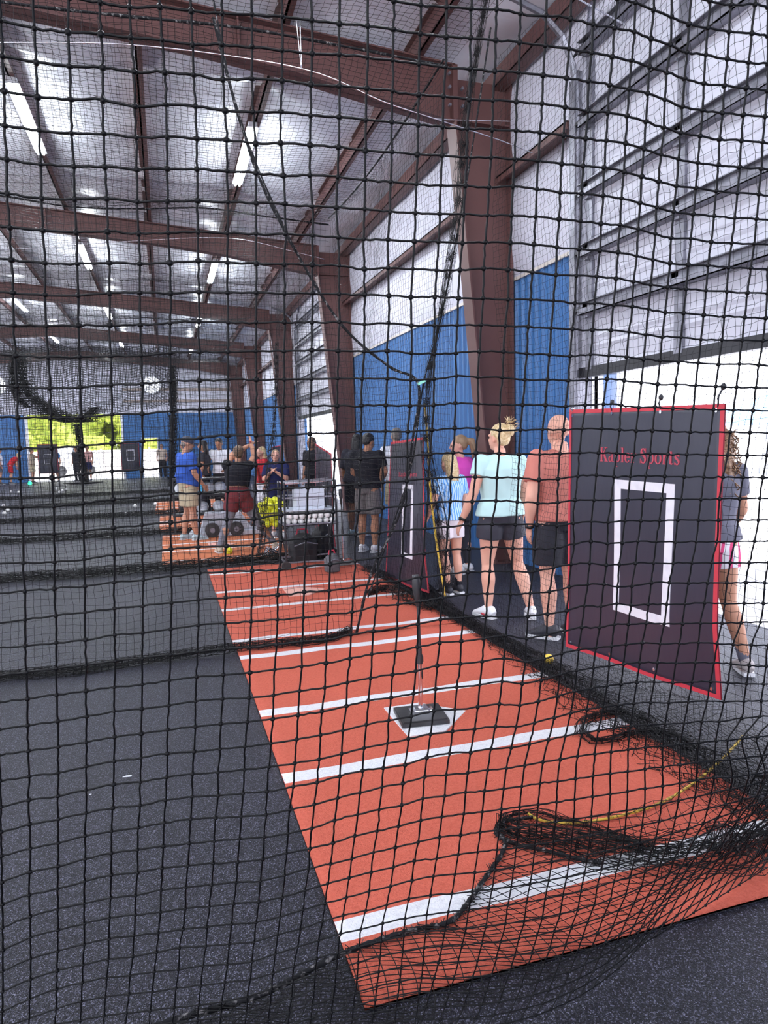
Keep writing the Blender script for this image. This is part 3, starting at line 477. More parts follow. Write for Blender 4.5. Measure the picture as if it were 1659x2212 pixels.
# ------------------------------------------------------------------ foreground cage net
NETD = """-188 995 2283,-153 994 2278,-117 992 2273,-71 987 2271,-41 988 2267,-10 988 2263,25 989 2276,66 987 2283,110 983 2275,148 982 2285,186 981 2296,226 979 2292,264 977 2287,303 974 2284,342 972 2282,381 970 2280,418 969 2284,457 968 2290,496 967 2297,533 966 2293,574 964 2300,616 961 2299,653 959 2291,694 958 2296,725 958 2293,757 958 2291,788 958 2283,824 957 2278,859 956 2275,898 954 2274,943 951 2280,971 953 2281,1010 952 2283,1049 951 2286,1085 950 2288;-193 1007 2251,-157 1005 2246,-120 1004 2241,-75 999 2240,-43 999 2237,-10 999 2234,26 999 2245,67 997 2249,109 994 2244,148 993 2252,187 991 2261,227 989 2258,266 987 2254,305 985 2254,344 983 2251,383 980 2250,421 979 2253,460 978 2257,499 977 2262,537 975 2260,578 973 2265,619 971 2264,657 969 2258,697 967 2261,729 967 2259,762 967 2254,795 966 2248,828 966 2242,864 965 2241,904 963 2240,947 960 2242,981 961 2243,1021 959 2244,1061 957 2246,1099 956 2247;-197 1019 2218,-160 1017 2214,-123 1015 2209,-79 1011 2209,-45 1011 2206,-11 1010 2204,26 1009 2212,67 1007 2214,108 1004 2212,147 1003 2218,187 1001 2224,228 999 2222,267 997 2220,307 995 2222,345 993 2219,385 991 2218,424 989 2220,462 988 2223,502 986 2227,541 985 2226,582 982 2228,623 980 2228,661 978 2224,699 977 2224,734 976 2223,765 976 2217,801 975 2212,833 975 2205,869 974 2206,910 972 2204,951 969 2202,990 968 2205,1031 966 2204,1073 963 2204,1114 961 2204;-202 1030 2184,-164 1028 2179,-126 1026 2175,-84 1023 2175,-47 1022 2174,-11 1021 2173,27 1019 2178,67 1018 2178,107 1015 2179,147 1014 2183,188 1011 2185,229 1009 2185,268 1007 2185,309 1005 2187,347 1003 2186,387 1001 2185,427 999 2185,465 997 2188,505 995 2189,544 994 2191,586 991 2190,626 989 2190,665 987 2188,701 986 2187,737 986 2186,770 985 2180,803 985 2175,837 984 2170,874 983 2167,914 981 2167,956 978 2167,998 976 2167,1040 973 2167,1084 970 2167,1128 967 2167;-206 1042 2148,-168 1040 2144,-129 1037 2139,-89 1035 2139,-49 1033 2141,-12 1032 2141,28 1029 2142,67 1028 2141,106 1026 2145,147 1024 2147,188 1021 2146,230 1018 2146,269 1017 2149,310 1014 2149,348 1013 2150,388 1011 2149,429 1008 2148,468 1007 2150,508 1005 2151,547 1003 2153,588 1001 2153,628 999 2153,666 997 2152,704 996 2150,739 995 2148,774 994 2145,807 994 2139,841 993 2131,880 991 2129,919 989 2128,960 987 2129,1003 984 2130,1046 982 2131,1089 979 2132,1133 976 2132;-211 1053 2110,-171 1051 2107,-131 1048 2103,-91 1046 2102,-50 1044 2105,-10 1041 2103,29 1039 2106,67 1038 2107,106 1036 2105,146 1034 2110,188 1031 2111,229 1029 2110,270 1026 2111,311 1024 2112,350 1022 2112,390 1020 2110,429 1018 2112,470 1016 2111,509 1014 2113,548 1013 2115,591 1010 2116,631 1008 2114,671 1006 2112,707 1005 2113,743 1004 2111,778 1003 2106,812 1002 2100,846 1002 2095,884 1000 2093,923 999 2091,966 996 2092,1009 993 2092,1051 990 2091,1095 987 2091,1140 984 2091;-213 1064 2074,-174 1062 2069,-134 1059 2065,-93 1056 2065,-53 1055 2068,-12 1051 2063,29 1049 2069,68 1048 2071,108 1045 2068,147 1044 2070,187 1042 2074,229 1039 2072,271 1036 2073,311 1034 2072,351 1032 2073,392 1030 2072,431 1028 2073,471 1026 2073,512 1024 2075,552 1022 2077,593 1019 2077,634 1017 2076,673 1015 2074,711 1014 2074,747 1013 2073,782 1012 2067,815 1011 2061,850 1011 2057,888 1009 2054,929 1007 2053,971 1004 2052,1015 1001 2052,1059 998 2051,1103 995 2050,1148 991 2049;-218 1075 2033,-178 1073 2030,-136 1070 2027,-96 1067 2026,-55 1065 2029,-13 1062 2027,28 1060 2031,68 1058 2032,109 1055 2033,150 1053 2031,186 1052 2035,229 1049 2035,271 1046 2035,312 1044 2033,353 1041 2034,393 1039 2033,433 1037 2035,473 1035 2035,514 1033 2037,554 1031 2038,595 1029 2038,636 1026 2036,675 1025 2036,713 1023 2036,751 1022 2032,785 1021 2027,819 1021 2022,854 1020 2017,893 1018 2016,934 1016 2014,977 1013 2013,1021 1010 2013,1064 1006 2011,1109 1003 2010,1155 999 2009;-222 1086 1994,-181 1084 1991,-139 1080 1987,-97 1078 1987,-57 1075 1989,-15 1072 1988,26 1070 1992,67 1068 1994,109 1065 1994,150 1063 1994,190 1061 1993,229 1059 1996,271 1056 1996,313 1054 1995,353 1051 1994,394 1049 1993,434 1047 1994,475 1045 1996,515 1043 1996,556 1041 2000,598 1038 1998,639 1035 1995,678 1034 1996,718 1032 1995,753 1031 1993,789 1030 1988,822 1029 1983,857 1029 1978,896 1027 1976,938 1024 1975,981 1022 1974,1025 1018 1974,1069 1015 1973,1114 1012 1973,1160 1008 1972;-227 1098 1953,-185 1094 1950,-142 1091 1946,-100 1088 1947,-58 1086 1950,-17 1083 1948,24 1081 1951,66 1078 1954,109 1075 1954,150 1073 1955,192 1070 1956,233 1067 1954,270 1066 1955,314 1063 1955,354 1061 1953,395 1058 1953,435 1056 1954,475 1054 1955,516 1052 1956,558 1050 1958,600 1047 1958,642 1044 1956,682 1042 1955,720 1041 1953,757 1040 1953,793 1039 1948,827 1038 1942,860 1038 1937,899 1036 1938,941 1033 1934,984 1031 1934,1030 1027 1934,1075 1023 1933,1120 1020 1932,1167 1016 1931;-227 1107 1911,-187 1104 1908,-145 1102 1906,-102 1098 1905,-60 1096 1908,-18 1093 1907,23 1091 1910,65 1088 1913,107 1085 1913,149 1083 1914,193 1079 1915,234 1077 1915,274 1075 1914,314 1073 1913,353 1071 1914,396 1068 1913,436 1066 1914,477 1064 1914,517 1062 1917,560 1059 1918,602 1056 1917,644 1054 1914,685 1051 1912,724 1049 1911,760 1049 1911,796 1047 1906,830 1047 1901,865 1046 1897,903 1045 1896,944 1043 1896,987 1040 1894,1033 1036 1894,1071 1035 1893,1115 1032 1892,1158 1029 1891;-232 1118 1870,-190 1115 1867,-147 1112 1864,-104 1108 1864,-61 1106 1867,-19 1103 1867,23 1101 1870,64 1098 1874,106 1095 1873,149 1093 1873,191 1090 1873,234 1087 1874,276 1084 1874,316 1082 1870,355 1080 1873,396 1078 1873,436 1076 1872,476 1074 1874,518 1072 1878,561 1069 1877,604 1065 1874,647 1062 1871,686 1061 1871,725 1059 1871,763 1058 1869,798 1057 1865,833 1056 1861,868 1055 1858,907 1054 1856,948 1051 1854,992 1048 1853,1036 1045 1852,1079 1042 1852,1124 1039 1851,1169 1035 1850;-234 1128 1826,-193 1125 1824,-151 1122 1822,-107 1119 1822,-64 1116 1826,-22 1114 1828,22 1110 1828,63 1108 1831,105 1105 1831,148 1102 1832,191 1099 1832,235 1096 1833,277 1094 1833,318 1091 1833,358 1089 1832,395 1088 1831,436 1086 1832,477 1083 1831,520 1080 1832,565 1077 1831,606 1075 1832,648 1072 1831,688 1069 1827,727 1068 1828,765 1067 1826,802 1065 1824,836 1065 1821,871 1064 1816,910 1063 1816,952 1060 1813,995 1057 1811,1040 1054 1810,1085 1050 1809,1131 1046 1807,1177 1042 1806;-239 1139 1781,-197 1136 1780,-154 1133 1780,-110 1129 1781,-67 1127 1782,-24 1124 1783,19 1121 1786,61 1118 1789,105 1115 1788,147 1112 1789,191 1109 1790,234 1106 1790,278 1103 1791,319 1100 1788,359 1098 1791,398 1096 1787,438 1095 1788,478 1093 1789,521 1090 1790,564 1087 1789,606 1084 1788,649 1081 1786,690 1079 1785,729 1077 1784,766 1076 1784,803 1075 1782,838 1074 1778,873 1073 1774,913 1072 1774,955 1069 1770,1000 1066 1770,1043 1062 1769,1089 1059 1769,1135 1055 1769,1181 1052 1769;-244 1150 1742,-200 1147 1739,-156 1143 1736,-113 1140 1737,-69 1137 1738,-26 1134 1739,17 1131 1743,60 1128 1745,103 1125 1745,146 1122 1746,190 1119 1746,234 1116 1748,277 1113 1747,320 1109 1746,359 1108 1747,400 1105 1744,440 1103 1743,479 1102 1744,521 1099 1747,565 1096 1747,608 1093 1744,651 1090 1742,691 1088 1740,731 1086 1743,768 1085 1741,805 1084 1739,841 1083 1735,876 1082 1733,916 1081 1731,958 1078 1729,1002 1075 1726,1047 1071 1727,1090 1068 1725,1135 1065 1723,1181 1061 1722;-247 1161 1698,-203 1157 1695,-158 1153 1692,-116 1150 1693,-72 1147 1696,-27 1144 1697,15 1141 1701,58 1138 1702,102 1135 1703,146 1132 1703,190 1128 1703,234 1125 1703,277 1122 1704,318 1120 1703,361 1117 1703,401 1114 1701,442 1112 1702,483 1111 1707,522 1109 1705,567 1105 1704,609 1102 1700,652 1099 1700,693 1097 1698,731 1096 1699,771 1094 1701,807 1093 1698,843 1092 1694,879 1092 1691,918 1090 1690,961 1087 1688,1005 1084 1686,1050 1080 1684,1094 1077 1683,1140 1073 1681,1186 1069 1679;-251 1171 1652,-207 1167 1650,-162 1163 1648,-119 1160 1649,-74 1157 1652,-30 1154 1652,14 1151 1656,57 1148 1658,100 1145 1658,145 1141 1659,189 1138 1660,233 1135 1661,277 1132 1660,318 1129 1660,360 1127 1660,402 1124 1658,444 1121 1659,484 1120 1662,526 1117 1660,567 1115 1658,610 1112 1657,654 1109 1656,693 1106 1653,733 1105 1655,771 1104 1656,808 1103 1654,845 1101 1649,881 1101 1650,920 1099 1646,964 1096 1645,1008 1092 1643,1053 1089 1641,1097 1086 1640,1142 1082 1638,1188 1079 1637;-253 1181 1604,-210 1177 1604,-165 1174 1603,-121 1170 1605,-77 1167 1608,-32 1164 1610,12 1161 1611,56 1158 1613,99 1155 1615,144 1151 1615,187 1148 1614,232 1145 1615,276 1141 1616,319 1139 1617,361 1136 1617,401 1134 1615,444 1131 1617,486 1129 1619,529 1126 1617,570 1123 1613,610 1121 1613,653 1118 1613,695 1116 1611,733 1115 1613,773 1112 1612,811 1111 1609,847 1110 1606,883 1110 1606,923 1108 1604,966 1105 1601,1011 1101 1599,1055 1098 1599,1100 1095 1597,1145 1091 1595,1191 1087 1594;-258 1191 1559,-214 1188 1558,-169 1184 1557,-124 1181 1561,-81 1178 1564,-36 1174 1564,9 1171 1568,53 1168 1569,98 1164 1570,142 1161 1567,186 1158 1569,231 1155 1571,274 1151 1571,319 1148 1571,360 1146 1572,402 1143 1572,444 1141 1575,486 1138 1576,529 1135 1574,573 1132 1572,612 1130 1569,653 1128 1568,694 1126 1568,734 1124 1569,774 1122 1567,812 1121 1565,849 1119 1561,886 1119 1562,925 1117 1560,967 1114 1558,1012 1111 1556,1058 1107 1554,1103 1103 1552,1149 1100 1550,1196 1095 1548;-262 1202 1514,-217 1198 1513,-171 1194 1512,-128 1191 1515,-83 1188 1519,-39 1184 1520,6 1181 1524,51 1178 1523,96 1174 1524,141 1171 1523,184 1168 1524,229 1164 1525,273 1161 1525,319 1157 1527,360 1155 1528,403 1152 1529,443 1151 1531,486 1148 1532,531 1144 1531,573 1142 1528,615 1139 1526,656 1136 1521,695 1135 1521,736 1133 1525,775 1131 1525,813 1130 1521,849 1129 1520,885 1129 1520,926 1126 1517,969 1123 1514,1014 1120 1512,1058 1117 1510,1104 1113 1508,1150 1109 1506,1197 1105 1504;-264 1212 1470,-220 1208 1468,-175 1204 1467,-131 1201 1468,-86 1198 1472,-42 1195 1474,3 1191 1476,49 1188 1477,93 1184 1476,138 1181 1475,184 1177 1480,228 1174 1480,273 1170 1480,318 1167 1480,361 1164 1483,403 1162 1485,445 1160 1487,487 1157 1488,529 1154 1486,575 1151 1485,617 1148 1481,658 1145 1477,699 1143 1476,736 1142 1479,776 1140 1477,814 1139 1475,851 1138 1474,886 1138 1473,928 1135 1472,971 1132 1470,1016 1129 1467,1059 1126 1466,1106 1122 1464,1153 1118 1463,1200 1114 1461;-270 1223 1424,-225 1219 1422,-179 1215 1420,-134 1211 1422,-88 1208 1426,-44 1204 1427,1 1201 1430,45 1198 1431,91 1194 1430,136 1190 1429,184 1186 1434,226 1184 1436,270 1181 1436,314 1178 1437,357 1175 1438,401 1172 1439,442 1170 1440,486 1167 1441,529 1164 1442,572 1161 1441,618 1157 1438,661 1154 1435,703 1151 1431,738 1151 1434,777 1150 1435,814 1149 1431,852 1148 1432,888 1147 1430,930 1144 1428,972 1142 1427,1019 1138 1424,1065 1134 1422,1111 1130 1420,1159 1126 1417,1207 1121 1415;-270 1231 1373,-228 1229 1374,-184 1226 1375,-137 1221 1376,-92 1218 1379,-46 1214 1380,-1 1211 1383,45 1207 1385,87 1204 1384,133 1200 1383,180 1196 1382,224 1193 1384,269 1190 1385,314 1187 1388,356 1184 1392,402 1181 1392,443 1179 1393,486 1176 1397,530 1173 1396,574 1170 1396,617 1167 1392,662 1163 1388,704 1160 1387,745 1159 1392,782 1158 1395,819 1157 1388,853 1157 1387,889 1156 1388,931 1154 1385,974 1151 1381,1022 1146 1379,1070 1142 1376,1113 1139 1374,1160 1135 1372,1207 1131 1370;-279 1243 1323,-233 1239 1325,-186 1235 1328,-141 1232 1330,-95 1228 1333,-50 1224 1333,-3 1220 1335,41 1217 1337,87 1214 1337,132 1210 1336,176 1206 1335,223 1203 1337,267 1199 1336,312 1196 1339,356 1193 1343,398 1191 1344,440 1189 1347,485 1186 1349,531 1182 1351,575 1179 1349,619 1176 1346,663 1172 1343,706 1170 1347,745 1169 1351,785 1167 1350,822 1165 1344,853 1166 1342,890 1165 1342,932 1163 1339,977 1159 1336,1021 1156 1334,1067 1152 1331,1112 1149 1328,1158 1145 1325,1205 1141 1322;-284 1254 1279,-238 1250 1279,-190 1245 1280,-145 1242 1281,-98 1238 1285,-53 1234 1285,-7 1231 1287,39 1227 1290,84 1223 1289,129 1220 1289,175 1216 1288,221 1212 1288,266 1209 1290,310 1206 1291,355 1203 1298,397 1201 1298,440 1198 1300,484 1195 1303,532 1191 1306,574 1189 1304,620 1184 1300,662 1182 1298,703 1180 1298,746 1178 1304,787 1176 1306,824 1175 1303,856 1175 1295,890 1175 1293,935 1172 1297,977 1169 1294,1022 1166 1290,1067 1162 1287,1113 1158 1284,1159 1154 1281,1206 1150 1277;-287 1263 1230,-241 1260 1231,-195 1256 1233,-148 1252 1234,-101 1248 1237,-57 1245 1237,-10 1241 1239,35 1237 1240,82 1233 1240,126 1230 1239,173 1226 1240,219 1222 1242,264 1219 1241,309 1216 1246,352 1213 1249,397 1210 1250,438 1208 1254,483 1205 1259,528 1202 1259,575 1198 1258,620 1194 1253,662 1191 1250,704 1189 1251,746 1187 1254,786 1186 1260,824 1184 1256,861 1184 1258,894 1183 1252,935 1181 1250,978 1178 1246,1022 1175 1244,1068 1171 1242,1117 1166 1237,1164 1162 1234,1212 1158 1230;-290 1273 1181,-245 1270 1182,-199 1266 1184,-152 1262 1186,-106 1258 1188,-60 1254 1188,-14 1251 1190,32 1247 1192,78 1243 1191,125 1239 1190,169 1236 1191,218 1231 1192,263 1228 1194,308 1225 1198,350 1223 1202,396 1219 1203,439 1217 1207,484 1214 1211,528 1211 1210,574 1207 1211,620 1204 1213,663 1200 1203,707 1197 1207,747 1196 1211,786 1195 1214,826 1193 1209,862 1193 1212,896 1193 1209,937 1190 1207,980 1187 1202,1024 1184 1199,1068 1181 1196,1119 1175 1192,1166 1171 1189,1215 1167 1186;-296 1284 1130,-250 1280 1132,-202 1276 1134,-155 1272 1137,-110 1269 1141,-64 1265 1140,-18 1261 1141,28 1257 1144,75 1253 1143,122 1249 1140,166 1245 1140,214 1241 1143,261 1238 1144,304 1235 1149,349 1232 1153,392 1229 1155,438 1226 1157,482 1224 1163,529 1220 1162,574 1216 1162,620 1213 1164,665 1208 1153,706 1206 1155,746 1205 1161,785 1204 1165,825 1203 1164,862 1202 1164,897 1202 1163,936 1200 1163,979 1197 1157,1025 1193 1153,1071 1189 1151,1117 1185 1145,1158 1183 1138,1204 1179 1133;-301 1294 1081,-254 1290 1083,-206 1286 1084,-160 1282 1087,-113 1278 1091,-68 1275 1091,-23 1271 1093,25 1267 1093,70 1263 1093,118 1259 1091,164 1255 1091,211 1251 1093,256 1248 1095,303 1244 1100,346 1242 1106,391 1239 1106,436 1236 1109,481 1233 1113,525 1230 1112,573 1226 1112,620 1222 1114,663 1218 1105,705 1216 1107,747 1214 1114,786 1213 1118,825 1212 1119,863 1211 1119,898 1211 1118,937 1209 1118,980 1206 1113,1025 1203 1107,1072 1198 1104,1118 1194 1099,1161 1191 1092,1208 1187 1084;-304 1304 1031,-258 1300 1033,-211 1296 1033,-164 1292 1039,-117 1288 1042,-72 1285 1042,-26 1281 1044,21 1277 1042,67 1273 1041,112 1269 1040,160 1265 1040,208 1261 1042,254 1258 1045,297 1255 1048,343 1252 1054,388 1249 1057,434 1246 1060,480 1243 1065,524 1239 1063,572 1235 1063,618 1231 1064,662 1227 1056,704 1226 1059,747 1223 1065,787 1223 1070,825 1221 1072,864 1220 1072,899 1220 1072,938 1219 1071,980 1216 1067,1025 1212 1061,1073 1208 1057,1119 1204 1053,1163 1200 1046,1211 1196 1039;-309 1314 979,-264 1311 985,-216 1306 986,-169 1303 990,-122 1299 994,-76 1295 992,-30 1291 995,16 1288 995,62 1283 992,110 1279 991,156 1275 990,204 1271 991,251 1267 993,295 1264 998,340 1262 1003,387 1258 1007,430 1256 1010,476 1252 1014,522 1249 1014,569 1245 1013,614 1241 1013,659 1238 1007,701 1236 1010,745 1233 1015,784 1232 1020,823 1231 1023,862 1230 1023,898 1229 1022,938 1228 1021,979 1225 1018,1024 1222 1012,1072 1217 1009,1119 1213 1006,1163 1210 999,1213 1204 995;-315 1324 928,-268 1321 935,-220 1317 937,-173 1313 942,-127 1309 945,-80 1305 943,-35 1302 946,13 1298 946,60 1293 942,106 1289 940,151 1285 937,201 1281 940,247 1277 942,292 1274 948,338 1271 953,380 1269 952,425 1265 953,471 1263 961,519 1259 964,564 1255 960,609 1252 962,653 1249 958,695 1247 960,738 1244 964,778 1243 966,818 1241 968,858 1240 968,896 1239 967,937 1237 966,978 1234 964,1023 1231 960,1070 1227 957,1116 1223 955,1161 1220 950,1216 1213 951;-320 1335 878,-272 1331 884,-225 1327 887,-179 1324 893,-133 1320 895,-86 1316 895,-40 1312 898,8 1308 897,54 1304 893,101 1299 889,148 1295 886,194 1291 889,242 1287 893,289 1284 899,334 1281 903,379 1278 908,423 1276 909,469 1273 916,515 1269 914,561 1265 912,605 1262 912,647 1259 910,689 1257 910,731 1255 911,772 1253 911,813 1251 912,855 1249 911,895 1247 910,937 1245 909,980 1242 908,1024 1239 905,1070 1236 904,1116 1232 902,1161 1229 900,1194 1229 897;-325 1344 823,-278 1341 834,-230 1337 837,-183 1334 843,-137 1330 847,-91 1326 846,-44 1322 846,3 1318 844,49 1314 841,97 1309 839,144 1305 835,190 1301 836,237 1298 838,283 1295 847,330 1291 853,375 1288 856,422 1285 858,467 1282 865,514 1278 864,560 1275 865,602 1272 862,645 1269 860,687 1267 859,729 1264 859,771 1262 858,814 1260 857,856 1257 857,899 1255 856,942 1252 855,985 1249 854,1030 1246 853,1075 1243 852,1120 1240 851,1165 1236 850,1207 1234 846;-334 1372 764,-288 1370 773,-238 1365 777,-191 1362 783,-143 1359 787,-95 1354 784,-50 1351 785,-2 1346 783,46 1342 780,93 1337 775,142 1332 774,189 1329 778,237 1325 780,284 1322 784,330 1320 791,377 1316 794,423 1313 797,472 1310 802,518 1306 803,567 1302 802,609 1299 800,653 1296 799,696 1294 797,740 1291 796,784 1288 795,828 1285 794,872 1282 794,916 1279 793,960 1276 793,1005 1273 793,1050 1269 793,1095 1266 793,1140 1263 794,1186 1259 794,1235 1254 789;-347 1412 693,-298 1410 705,-248 1407 710,-200 1403 713,-151 1400 716,-105 1395 713,-56 1392 715,-8 1387 713,42 1382 710,91 1377 707,139 1372 703,189 1368 706,239 1365 712,286 1362 714,332 1360 717,379 1357 722,428 1354 725,479 1350 729,528 1347 732,576 1342 730,622 1339 729,667 1336 727,713 1332 726,758 1329 725,804 1326 724,850 1323 723,895 1320 723,941 1317 722,987 1314 723,1033 1311 723,1079 1308 724,1126 1305 725,1172 1302 727,1217 1299 730,1268 1294 732;-360 1454 619,-310 1454 633,-259 1451 638,-209 1448 642,-161 1445 644,-111 1440 642,-62 1435 640,-12 1431 639,36 1425 635,86 1420 633,138 1414 629,188 1410 630,237 1408 636,287 1406 641,335 1404 645,385 1401 649,436 1398 652,485 1396 657,537 1390 655,588 1386 656,635 1382 654,682 1378 652,730 1374 650,777 1371 649,824 1367 648,872 1364 648,919 1361 648,966 1358 648,1013 1355 649,1060 1352 651,1108 1350 652,1155 1348 655,1202 1346 658,1249 1344 661,1301 1341 664;-374 1496 545,-322 1497 558,-270 1495 563,-219 1492 567,-170 1489 569,-120 1484 567,-70 1479 564,-20 1474 564,30 1469 560,82 1463 558,134 1456 554,187 1452 557,238 1451 562,288 1449 566,337 1447 570,390 1444 574,441 1442 576,493 1439 581,545 1435 582,597 1429 579,646 1424 576,696 1420 574,745 1415 573,794 1411 572,843 1407 571,891 1404 571,940 1401 571,988 1398 572,1037 1396 574,1085 1394 576,1133 1392 579,1181 1391 582,1230 1390 586,1278 1390 591,1326 1391 597;-387 1535 473,-334 1537 484,-282 1536 490,-230 1533 492,-179 1530 494,-128 1524 491,-79 1520 491,-30 1517 491,26 1508 487,77 1502 484,131 1495 480,185 1493 485,237 1491 488,289 1490 494,338 1489 498,392 1485 499,443 1483 502,498 1481 506,552 1476 506,605 1469 503,656 1463 500,707 1458 498,757 1453 496,807 1449 495,857 1445 495,906 1442 495,956 1439 495,1005 1437 497,1054 1435 499,1103 1434 502,1151 1434 505,1200 1434 510,1249 1435 515,1297 1437 521,1346 1440 528;-400 1570 402,-347 1574 412,-293 1575 420,-240 1572 423,-189 1568 423,-140 1562 420,-88 1557 419,-36 1550 415,18 1545 414,72 1536 410,127 1529 407,181 1528 413,234 1527 417,285 1527 421,338 1526 425,388 1523 426,443 1521 429,500 1517 431,555 1512 431,610 1506 429,662 1499 427,714 1493 424,765 1488 422,816 1483 421,867 1479 421,917 1476 421,968 1473 422,1017 1472 424,1067 1471 427,1117 1471 430,1166 1472 434,1216 1474 440,1266 1478 446,1315 1482 453,1366 1487 461;-413 1603 337,-358 1604 344,-303 1605 350,-250 1604 353,-199 1600 354,-148 1594 351,-97 1587 348,-44 1581 347,11 1574 344,65 1567 342,123 1558 340,177 1557 343,228 1557 347,284 1557 352,336 1556 354,391 1554 357,447 1552 360,505 1548 361,562 1543 362,613 1536 359,666 1528 355,719 1521 353,771 1515 351,823 1510 350,874 1506 349,925 1503 349,976 1500 350,1026 1499 352,1077 1500 355,1127 1501 359,1177 1504 364,1228 1508 370,1278 1513 376,1329 1520 384,1381 1529 393;-426 1632 277,-370 1633 283,-314 1635 289,-259 1629 288,-207 1625 288,-158 1619 285,-106 1612 283,-52 1604 281,4 1596 278,57 1590 277,117 1584 278,175 1583 282,227 1584 285,284 1584 289,337 1583 292,393 1581 294,451 1580 297,510 1575 297,567 1570 297,613 1562 294,666 1554 290,718 1546 288,770 1539 285,821 1534 284,872 1530 283,923 1527 284,974 1525 285,1024 1525 287,1075 1526 290,1126 1529 294,1177 1533 299,1229 1539 305,1281 1547 312,1334 1557 320,1389 1569 330;-438 1655 222,-381 1657 227,-325 1659 231,-268 1652 231,-216 1648 231,-166 1642 228,-112 1634 226,-58 1626 224,-1 1617 222,53 1611 221,114 1604 221,172 1604 225,225 1604 227,283 1605 231,337 1604 233,394 1602 235,452 1601 237,512 1596 238,570 1590 238,610 1583 234,662 1573 230,714 1564 227,765 1557 225,816 1551 224,866 1546 223,917 1543 223,967 1542 224,1018 1543 226,1069 1545 229,1121 1549 233,1173 1555 238,1226 1564 244,1280 1574 251,1336 1587 259,1393 1603 269;-449 1672 172,-391 1675 176,-334 1678 180,-277 1671 179,-224 1667 179,-174 1659 177,-120 1651 175,-64 1642 173,-7 1632 171,47 1626 171,109 1619 171,168 1619 173,221 1620 176,280 1621 179,334 1620 180,392 1618 182,450 1617 184,511 1612 184,570 1606 184,603 1598 180,655 1586 176,705 1576 173,756 1568 171,806 1562 170,855 1557 169,905 1554 169,956 1553 170,1006 1554 172,1057 1557 174,1109 1563 178,1162 1571 183,1217 1582 188,1273 1595 195,1331 1612 203,1391 1632 212;-458 1685 128,-400 1689 131,-343 1692 134,-285 1684 133,-232 1680 133,-181 1672 132,-126 1663 130,-70 1653 129,-13 1643 127,42 1636 127,104 1629 126,163 1629 129,217 1630 130,276 1632 133,331 1631 134,389 1629 135,448 1628 137,509 1623 137,568 1617 137,595 1607 133,645 1595 130,694 1583 127,743 1574 125,792 1567 124,841 1561 123,890 1558 123,940 1558 124,990 1559 125,1041 1564 127,1093 1571 130,1147 1580 134,1202 1593 139,1259 1610 145,1319 1630 151,1382 1654 159;-466 1692 90,-408 1697 92,-350 1701 95,-293 1692 94,-239 1688 94,-187 1679 93,-132 1669 92,-76 1659 91,-19 1648 90,36 1641 89,99 1633 89,158 1634 90,212 1635 92,271 1637 93,326 1636 94,385 1634 95,444 1634 96,505 1628 96,564 1622 96,584 1612 93,633 1598 91,682 1586 89,730 1576 87,778 1569 86,826 1563 86,874 1560 86,923 1560 86,973 1562 87,1023 1566 89,1075 1574 91,1129 1585 94,1184 1599 97,1242 1617 101,1302 1639 106,1366 1665 111;-472 1694 59,-414 1698 60,-357 1703 62,-299 1695 61,-245 1690 61,-194 1680 61,-139 1670 60,-83 1659 59,-25 1647 59,30 1640 58,92 1632 58,152 1633 59,206 1634 60,265 1637 61,320 1636 61,378 1634 62,437 1634 62,499 1628 62,558 1621 62,569 1611 60,617 1596 59,665 1584 58,712 1573 57,759 1565 56,806 1560 56,854 1557 56,902 1556 56,951 1559 57,1002 1564 58,1053 1573 59,1107 1585 61,1162 1600 63,1220 1620 65,1281 1643 68,1346 1672 71;-477 1690 35,-420 1696 36,-363 1701 36,-305 1692 36,-251 1687 36,-200 1677 36,-145 1665 35,-89 1654 35,-31 1642 35,24 1634 35,86 1626 35,145 1627 35,199 1629 35,258 1632 36,313 1631 36,371 1629 36,430 1629 36,491 1623 36,550 1616 36,552 1605 35,599 1590 35,645 1577 35,691 1566 35,737 1558 35,784 1552 34,830 1549 34,877 1549 34,925 1551 35,975 1557 35,1026 1566 35,1078 1579 35,1133 1596 36,1191 1616 36,1252 1642 37,1317 1672 38"""
N3 = np.array([[[float(a) for a in p.split()] for p in row.split(',')] for row in NETD.split(';')])/1000
def fine_rows(P, sub=4):
    segA, segB = [], []
    r = np.random.default_rng(5)
    for line in list(P)+list(P.transpose(1, 0, 2)):
        q = catmull(line, sub); n = len(q); q[:, 2] += r.normal(0, .0006, n); q[:, 0] += r.normal(0, .0005, n)
        segA.append(q[:-1]); segB.append(q[1:])
    return np.concatenate(segA), np.concatenate(segB)
